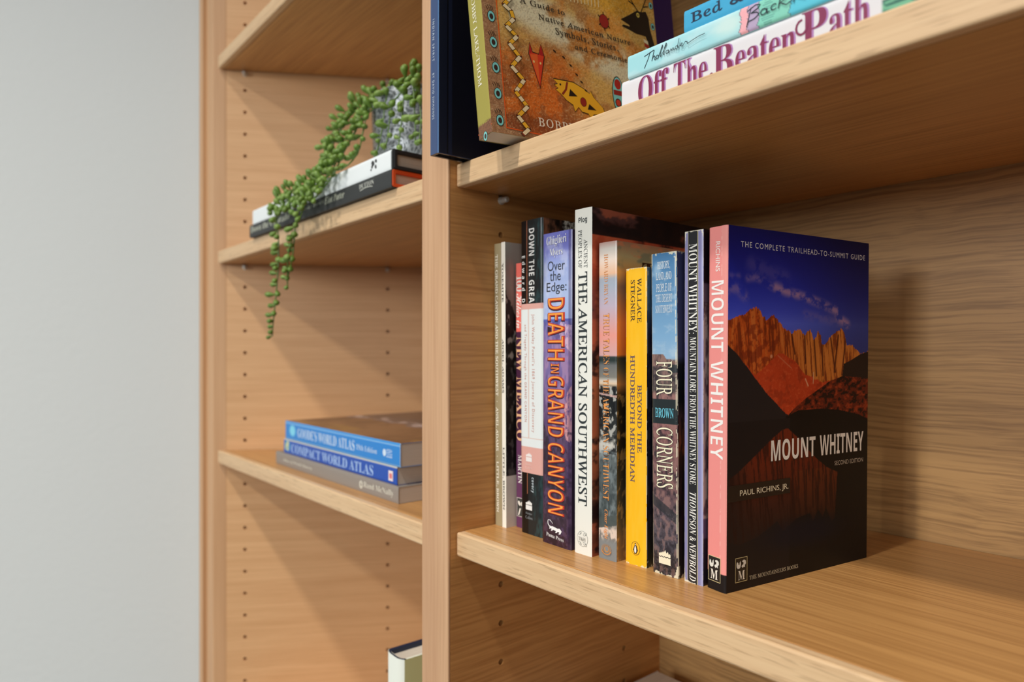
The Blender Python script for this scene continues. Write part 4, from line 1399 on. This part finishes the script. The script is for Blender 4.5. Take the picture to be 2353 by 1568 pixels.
case_end(b, (226, 84, 30), 3.2, 'orange_case')
tc = (206, 210, 188)
b.text('s', 'Down the Colorado', 'serifb', (5.2, 13.4, 352.2, 228), tc, True, 'title_lettering', weight=-.012)
b.text('s', 'John Wesley Powell', 'serifb', (7.0, 12.0, 214, 138), (170, 174, 160), True, 'author_lettering', weight=-.012)
b.text('s', 'Eliot Porter', 'serifbi', (6.2, 13.4, 135.3, 91.1), tc, True, 'author_lettering', weight=-.008)
b.text('s', 'DUTTON', 'serifb', (8.4, 12.6, 59.9, 31.8), (214, 216, 204), True, 'publisher_lettering', weight=-.01)
b.shapes('s', [(q_, (190, 192, 180)) for q_ in stroke([(6.6 + 1.2 * math.sin(i / 8 * math.pi), 58 - 24 * i / 8) for i in range(9)], .8)], 'publisher_emblem')


def wht_spine(a):
    a.mix(inpoly(a.x, a.y, [(15, 216), (2, 194), (2, 180), (15, 180)]) * ss(fbm(a.x * .4, a.y * .3, 3), .3, .7) * .5, (150, 156, 156))
    a.mix((a.y < 4.5) * 1.0, (38, 38, 38))
    return a


b = flat((-89, 4.2, ZM + 15.8), 17.6, 230, 350, 'hardcover_book', 'long white-spined hardcover directly under the plant pot', G4, .5)
b.hard(wht_spine, None, (236, 242, 242), PRINT_MATTE, res=1.5, fres=60, back=(36, 36, 38), inset=4.5, board=3)
case_end(b, (34, 34, 36), 3.2, 'black_case')
kc = (40, 42, 42)
b.shapes('s', [(ell(13.0, 37.6, 1.7, 2.2, 10, tilt=.5), kc), (ell(13.4, 31.0, 1.6, 2.0, 10, tilt=-.4), kc), (ell(9.4, 38.2, 1.7, 1.6, 10), kc), (ell(8.2, 31.4, 2.0, 1.6, 10, tilt=.6), kc),
               ([(12.8, 37), (13.8, 34.4), (10.8, 33.6), (9.4, 36.4), (11, 37.4)], kc), (ell(6.8, 40, 1.0, 1.2, 8), kc)], 'publisher_emblem')

# stack of atlases
G5 = 'atlases stacked flat on the left shelf'
b = flat((-124, 30, ZL), 15.8, 220, 304, 'atlas', 'grey atlas at the bottom of the stack of three', G5, .5)
b.hard(None, None, (146, 138, 130), PRINT_SATIN, res=3, fres=60, pages=PAGES_GREY)
tc = (224, 222, 206)
b.text('s', 'Atlas of World History', 'serif', (5.2, 9.6, 281, 194.2), tc, True, 'title_lettering', weight=.006)
b.text('s', 'Rand McNally', 'serifb', (4.2, 11.4, 68.5, 9), tc, True, 'publisher_lettering', weight=-.01)
b.shapes('s', [(ell(7.4, 74, 4.0, 3.6, 18), tc), (ell(7.4, 74, 3.2, 1.2, 14), (146, 138, 130)), (ell(7.4, 74, .5, 3.2, 14), (146, 138, 130))], 'publisher_emblem')


def comp_spine(a):
    a.mix(ss(a.y, 180, 278) * .5, (44, 96, 190))
    a.mix(a.x > 16.4, (196, 196, 184))
    g = np.hypot((a.x - 9.5) / 7, (a.y - 267) / 10)
    a.mix(ss(g, 1.05, .85), (40, 140, 196))
    a.mix(ss(g, 1, .8) * ss(fbm(a.x * .3, a.y * .2, 3), .5, .6), (206, 206, 150))
    return a


b = flat((-131.5, 33, ZL + 16), 17.6, 200, 278, 'atlas', 'deep blue atlas in the middle of the stack of three', G5, .5)
b.hard(comp_spine, None, (14, 76, 176), PRINT_GLOSS, res=.9, fres=60, back=(30, 60, 150), pages=PAGES_GREY)
b.text('s', 'COMPACT WORLD ATLAS', 'serifb', (2.4, 13.0, 254, 46.6), (176, 206, 244), True, 'title_lettering', weight=-.006)
b.shapes('s', [(rect(2.8, 12.6, 7.5, 16), (240, 226, 226)), (rect(5, 10, 9, 14.4), (226, 120, 120))], 'publisher_emblem')


def good_spine(a):
    a.mix((a.x > 20.2) * .5, (84, 160, 222))
    a.mix((np.abs(a.x - 20.0) < .3) * .7, (190, 216, 240))
    a.mix((np.abs(a.x - .8) < .35) * .6, (190, 216, 240))
    g = np.hypot((a.x - 11.8) / 8.4, (a.y - 257) / 11)
    a.mix(ss(g, 1.0, .6), (126, 214, 240))
    a.mix(a.y < .9, (236, 232, 214))
    return a


def good_front(a):
    n = fbm(a.x * .03, a.y * .05, 3, 5)
    a.mix(1.0 + 0 * n, (120, 84, 54))
    a.mix(ss(n, .4, .62) * .6, (150, 108, 72))
    r = 84 + 22 * (fbm(a.y * .035, a.x * 0, 8, 4) - .5)
    a.mix((a.x > r) * 1.0, (128, 106, 100))
    a.mix(ss(np.abs(a.x - r - 16), 14, 3) * ss(fbm(a.x * .1, a.y * .05, 9, 4), .42, .6), (226, 206, 200))
    a.mix((a.x > 130) * 1.0, (132, 104, 90))
    a.mix((a.x < 30) * ss(fbm(a.x * .05, a.y * .02, 19, 3), .5, .7) * .5, (170, 130, 60))
    return a


b = flat((-125.5, 33, ZL + 33.8), 22.8, 220, 279, 'atlas', 'bright blue atlas with a snowy mountain cover, top of the stack of three', G5, .5)
b.hard(good_spine, good_front, (30, 132, 212), PRINT_GLOSS, res=.9, fres=1.4, pages=PAGES_GREY)
tc = (214, 232, 248)
b.text('s', "GOODE'S WORLD ATLAS", 'serifb', (5.4, 16.8, 241, 92.7), tc, True, 'title_lettering', weight=-.006)
b.text('s', '19th Edition', 'serifb', (7.6, 13.4, 89, 45.1), tc, True, 'edition_lettering', weight=-.012)
b.text('s', 'RAND', 'serifb', (6.8, 15, 26.5, 15), tc, False, 'publisher_lettering', weight=-.01)
b.shapes('s', [(ell(11, 30, 3.6, 3.2, 16), tc)], 'publisher_emblem')

# ------------------------------------------------------------------ single books low in both bays
b = Book((-117.2, 15.6, -335.95), rot(-2), 29, 160, 254, 'hardcover_book', 'white jacketed hardcover with navy boards at the bottom of the left bay', None, 4.0)
b.hard(None, lambda a: a.mix(a.x >= 0, (226, 226, 164)), (238, 242, 230), PRINT_SATIN, res=1.5, fres=50, back=(236, 238, 220), inset=4, board=2.4, part='dust_jacket')


xs_ = np.linspace(0, 29, 24)
V, F = [], []
for (x, y) in [(x, float(b.spine_y(np.array([x]))[0])) for x in xs_]:
    V += [(x * .98 + .3, y + .4, 254.3), (x * .9 + 1.8, y + 2.0, 254.3), (x * .98 + .3, y + .4, 249.5), (x * .9 + 1.8, y + 2.0, 249.5)]
for i in range(23):
    a_, c_ = 4 * i, 4 * i + 4
    F += [(a_, a_ + 1, c_ + 1, c_), (a_ + 1, a_ + 3, c_ + 3, c_ + 1), (a_ + 2, c_ + 2, c_ + 3, a_ + 3), (a_, c_, c_ + 2, a_ + 2)]
NAVY = plain('navy_cloth', (28, 40, 66), .5)
link('cloth_case', mesh('cloth_case', V, F), b.root, NAVY)
link('cloth_board', box_mesh('cloth_board', .4, 4.6, .5, 158, 1, 254.4, .4), b.root, NAVY)
b = Book((17.5, 78, -335.95), rot(0), 46, 158, 215.5, 'hardcover_book', 'thick pale book with navy covers, low in the right bay by the back corner', None, 1.5)
b.hard(None, None, (34, 32, 54), PRINT_MATTE, res=3, fres=50, inset=.6, board=1.2, back=(206, 200, 190))

# ------------------------------------------------------------------ trailing plant in a crackled silver pot
random.seed(11)
POT_X, POT_Y, POT_Z = -183.0, 92.0, ZM + 15.8 + 17.7
plant = empty('potted_plant', Matrix.Translation(Vector((POT_X, POT_Y, POT_Z)) * MM), 'trailing green bead-leaved plant in a crackled silver pot on two flat books', 'plant')


def lathe(name, prof, n=40):
    V, F = [], []
    for r, z in prof:
        for i in range(n):
            t = 2 * math.pi * i / n
            V.append((r * math.cos(t), r * math.sin(t), z))
    m = len(prof)
    for k in range(m - 1):
        for i in range(n):
            j = (i + 1) % n
            F.append((k * n + i, k * n + j, (k + 1) * n + j, (k + 1) * n + i))
    F.append(tuple(range(n - 1, -1, -1)))
    F.append(tuple((m - 1) * n + i for i in range(n)))
    me = finish(mesh(name, V, F), 0)
    me.polygons.foreach_set('use_smooth', [True] * len(me.polygons))
    return me


def m_pot():
    m, t, b = new_mat('crackled_silver_glaze')
    N, L = t.nodes, t.links
    tc = N.new('ShaderNodeTexCoord')
    v = N.new('ShaderNodeTexVoronoi')
    v.feature = 'DISTANCE_TO_EDGE'
    v.inputs['Scale'].default_value = 190
    nz = N.new('ShaderNodeTexNoise')
    nz.inputs['Scale'].default_value = 60
    ad = N.new('ShaderNodeVectorMath')
    ad.operation = 'MULTIPLY_ADD'
    ad.inputs[1].default_value = (.02, .02, .02)
    L.new(tc.outputs['Object'], nz.inputs['Vector'])
    L.new(nz.outputs['Color'], ad.inputs[0])
    L.new(tc.outputs['Object'], ad.inputs[2])
    L.new(ad.outputs[0], v.inputs['Vector'])
    r = N.new('ShaderNodeValToRGB')
    r.color_ramp.elements[0].position, r.color_ramp.elements[1].position = .02, .16
    r.color_ramp.elements[0].color = (.42, .45, .46, 1)
    r.color_ramp.elements[1].color = (.13, .145, .15, 1)
    L.new(v.outputs['Distance'], r.inputs[0])
    L.new(r.outputs[0], b.inputs['Base Color'])
    b.inputs['Metallic'].default_value = .35
    b.inputs['Roughness'].default_value = .3
    bp = N.new('ShaderNodeBump')
    bp.inputs['Strength'].default_value = .6
    bp.inputs['Distance'].default_value = .001
    L.new(v.outputs['Distance'], bp.inputs['Height'])
    L.new(bp.outputs[0], b.inputs['Normal'])
    return m


link('pot', lathe('pot', [(46, 0), (48.5, 2), (50, 20), (52, 80), (52.4, 86), (51.4, 87.5), (48.5, 86), (48, 76)]), plant, m_pot())
link('soil', lathe('soil', [(47.5, 70), (47.5, 77), (30, 80), (8, 82)], 24), plant, plain('dark_moss', (62, 58, 36), .9))


def m_leaf():
    m, t, b = new_mat('succulent_green')
    N, L = t.nodes, t.links
    oi = N.new('ShaderNodeObjectInfo')
    r = N.new('ShaderNodeValToRGB')
    for e, c in zip(r.color_ramp.elements, ((96, 122, 38), (128, 156, 70))):
        e.color = (*lin(c), 1)
    x = r.color_ramp.elements.new(.5)
    x.color = (*lin((104, 138, 50)), 1)
    L.new(oi.outputs['Random'], r.inputs[0])
    L.new(r.outputs[0], b.inputs['Base Color'])
    b.inputs['Roughness'].default_value = .42
    b.inputs['Subsurface Weight'].default_value = .08
    b.inputs['Subsurface Radius'].default_value = (.003, .004, .001)
    return m


LEAF_M = m_leaf()
STEM_M = plain('green_stem', (84, 116, 46), .5)


def leaf_mesh(length, rad):
    V, F, n = [], [], 8
    prof = [(.0, .10), (.18, .34), (.42, .74), (.68, 1.0), (.86, .82), (.96, .45)]
    for u, r in prof:
        for i in range(n):
            t = 2 * math.pi * i / n
            V.append((r * rad * math.cos(t), r * rad * .86 * math.sin(t), u * length))
    V.append((0, 0, length))
    for k in range(len(prof) - 1):
        for i in range(n):
            j = (i + 1) % n
            F.append((k * n + i, k * n + j, (k + 1) * n + j, (k + 1) * n + i))
    o_ = (len(prof) - 1) * n
    F += [(o_ + i, o_ + (i + 1) % n, o_ + n) for i in range(n)]
    F.append(tuple(range(n - 1, -1, -1)))
    me = finish(mesh('leaf', V, F), 0)
    me.polygons.foreach_set('use_smooth', [True] * len(me.polygons))
    me.materials.append(LEAF_M)
    return me


LEAVES = [leaf_mesh(12.0, 3.7), leaf_mesh(10.5, 3.5), leaf_mesh(13.5, 3.8), leaf_mesh(8.5, 3.0)]
STRANDS = [
    [(-202, 70, 472), (-199, 45, 452), (-223, 35, 445), (-239, 28, 430), (-242, 18, 408), (-230, 4, 381), (-242, -5, 368), (-274, -8, 361), (-303, -10, 354), (-323, -10, 340), (-318, -10, 320), (-318, -10, 293), (-322, -10, 269), (-328, -10, 245), (-335, -10, 220), (-337, -10, 206)],
    [(-188, 70, 468), (-181, 40, 443), (-203, 32, 429), (-204, 18, 404), (-194, 0, 374), (-216, -7, 361), (-241, -10, 352), (-261, -11, 338), (-269, -11, 321), (-274, -11, 298), (-281, -11, 285), (-289, -11, 273)],
    [(-224, 75, 480), (-226, 52, 466), (-250, 42, 457), (-261, 32, 438), (-261, 22, 416), (-212, 4, 381), (-223, -4, 371), (-262, -8, 367), (-299, -10, 366), (-324, -10, 360), (-345, -10, 348)],
    [(-146, 52, 466), (-123, 36, 447), (-121, 32, 416), (-123, 31, 400), (-125, 30, 384)],
    [(-146, 60, 472), (-108, 36, 442), (-101, 33, 409), (-98, 32, 388), (-100, 31, 376)],
    [(-175, 52, 466), (-160, 36, 438), (-157, 32, 417), (-157, 28, 397), (-151, 20, 379)],
    [(-129, 55, 465), (-100, 38, 426), (-92, 34, 401), (-92, 32, 381)],
    [(-200, 52, 461), (-199, 38, 441), (-198, 32, 419), (-188, 22, 395), (-175, 6, 376), (-180, -3, 368)],
    [(-189, 50, 459), (-203, 36, 438), (-209, 28, 418), (-205, 14, 395), (-192, -2, 369), (-199, -8, 357), (-228, -11, 344)],
    [(-204, 48, 457), (-219, 36, 443), (-225, 26, 415), (-211, 12, 391), (-211, 0, 371), (-232, -7, 360), (-244, -11, 344), (-255, -11, 333)],
    [(-115, 40, 446), (-140, 34, 433), (-143, 31, 415), (-144, 29, 396), (-140, 22, 380)],
    [(-269, -11, 321), (-276, -15, 300), (-284, -13, 284), (-290, -11, 270), (-292, -10, 262)],
    [(-215, 70, 470), (-225, 44, 462), (-238, 36, 446), (-247, 26, 424), (-236, 12, 398), (-226, 2, 380), (-240, -6, 370), (-270, -9, 356), (-300, -11, 350), (-318, -11, 342)],
]


def smooth_path(pts, step):
    P = [Vector(p) for p in pts]
    out = []
    for i in range(len(P) - 1):
        p0, p1, p2, p3 = P[max(i - 1, 0)], P[i], P[i + 1], P[min(i + 2, len(P) - 1)]
        for k in range(8):
            t = k / 8
            out.append(.5 * ((2 * p1) + (p2 - p0) * t + (2 * p0 - 5 * p1 + 4 * p2 - p3) * t * t + (3 * p1 - p0 - 3 * p2 + p3) * t ** 3))
    out.append(P[-1])
    res, acc = [out[0]], 0
    for a, b_ in zip(out[:-1], out[1:]):
        d = (b_ - a).length
        while acc + d >= step:
            f = (step - acc) / d
            a = a + (b_ - a) * f
            d = (b_ - a).length
            acc = 0
            res.append(a.copy())
        acc += d
    return res


def tube(name, pts, r, n=5):
    V, F = [], []
    for i, p in enumerate(pts):
        d = (pts[min(i + 1, len(pts) - 1)] - pts[max(i - 1, 0)]).normalized()
        u = d.cross(Vector((.3, 1, .2))).normalized()
        w = d.cross(u)
        for k in range(n):
            t = 2 * math.pi * k / n
            V.append(tuple(p + (u * math.cos(t) + w * math.sin(t)) * r))
    for i in range(len(pts) - 1):
        for k in range(n):
            F.append((i * n + k, i * n + (k + 1) % n, (i + 1) * n + (k + 1) % n, (i + 1) * n + k))
    return mesh(name, V, F)


BASE = Vector((POT_X, POT_Y, POT_Z))
for si, pts in enumerate(STRANDS):
    path = [p - BASE for p in smooth_path(pts, 6.0 if si < 3 else 8.9)]
    st = link('stem', tube('stem', path, .75), plant, STEM_M)
    for i in range(1, len(path)):
        d = (path[i] - path[i - 1]).normalized()
        side = d.cross(Vector((0, 1, 0)))
        if side.length < .1:
            side = Vector((1, 0, 0))
        side.normalize()
        front = side.cross(d).normalized()
        if front.y > 0:
            front = -front
        # leaves alternate left and right, leaning out of the strand toward its tip
        an = (0 if i % 2 else math.pi) + random.uniform(-.75, .75)
        out = side * math.cos(an) + front * (abs(math.sin(an)) * random.choice((1, 1, 1, -.3)) + .25)
        wp = path[i] + BASE
        tip_dir = (out * random.uniform(.8, 1.1) + d * random.uniform(.05, .55) + Vector((0, 0, random.uniform(-.1, .35)))).normalized()
        if wp.y < 4 and tip_dir.y > .15:
            tip_dir.y = -.1
            tip_dir.normalize()
        me = random.choice(LEAVES[:3]) if i < len(path) - 3 else LEAVES[3]
        lf = link('leaf', me, st)
        lf.matrix_local = Matrix.Translation(path[i] * MM) @ tip_dir.to_track_quat('Z', 'Y').to_matrix().to_4x4() @ Matrix.Scale(random.uniform(.88, 1.12), 4)

bpy.data.objects.remove(_to, do_unlink=True)
bpy.data.curves.remove(_tc)
bpy.data.scenes.remove(_ts)
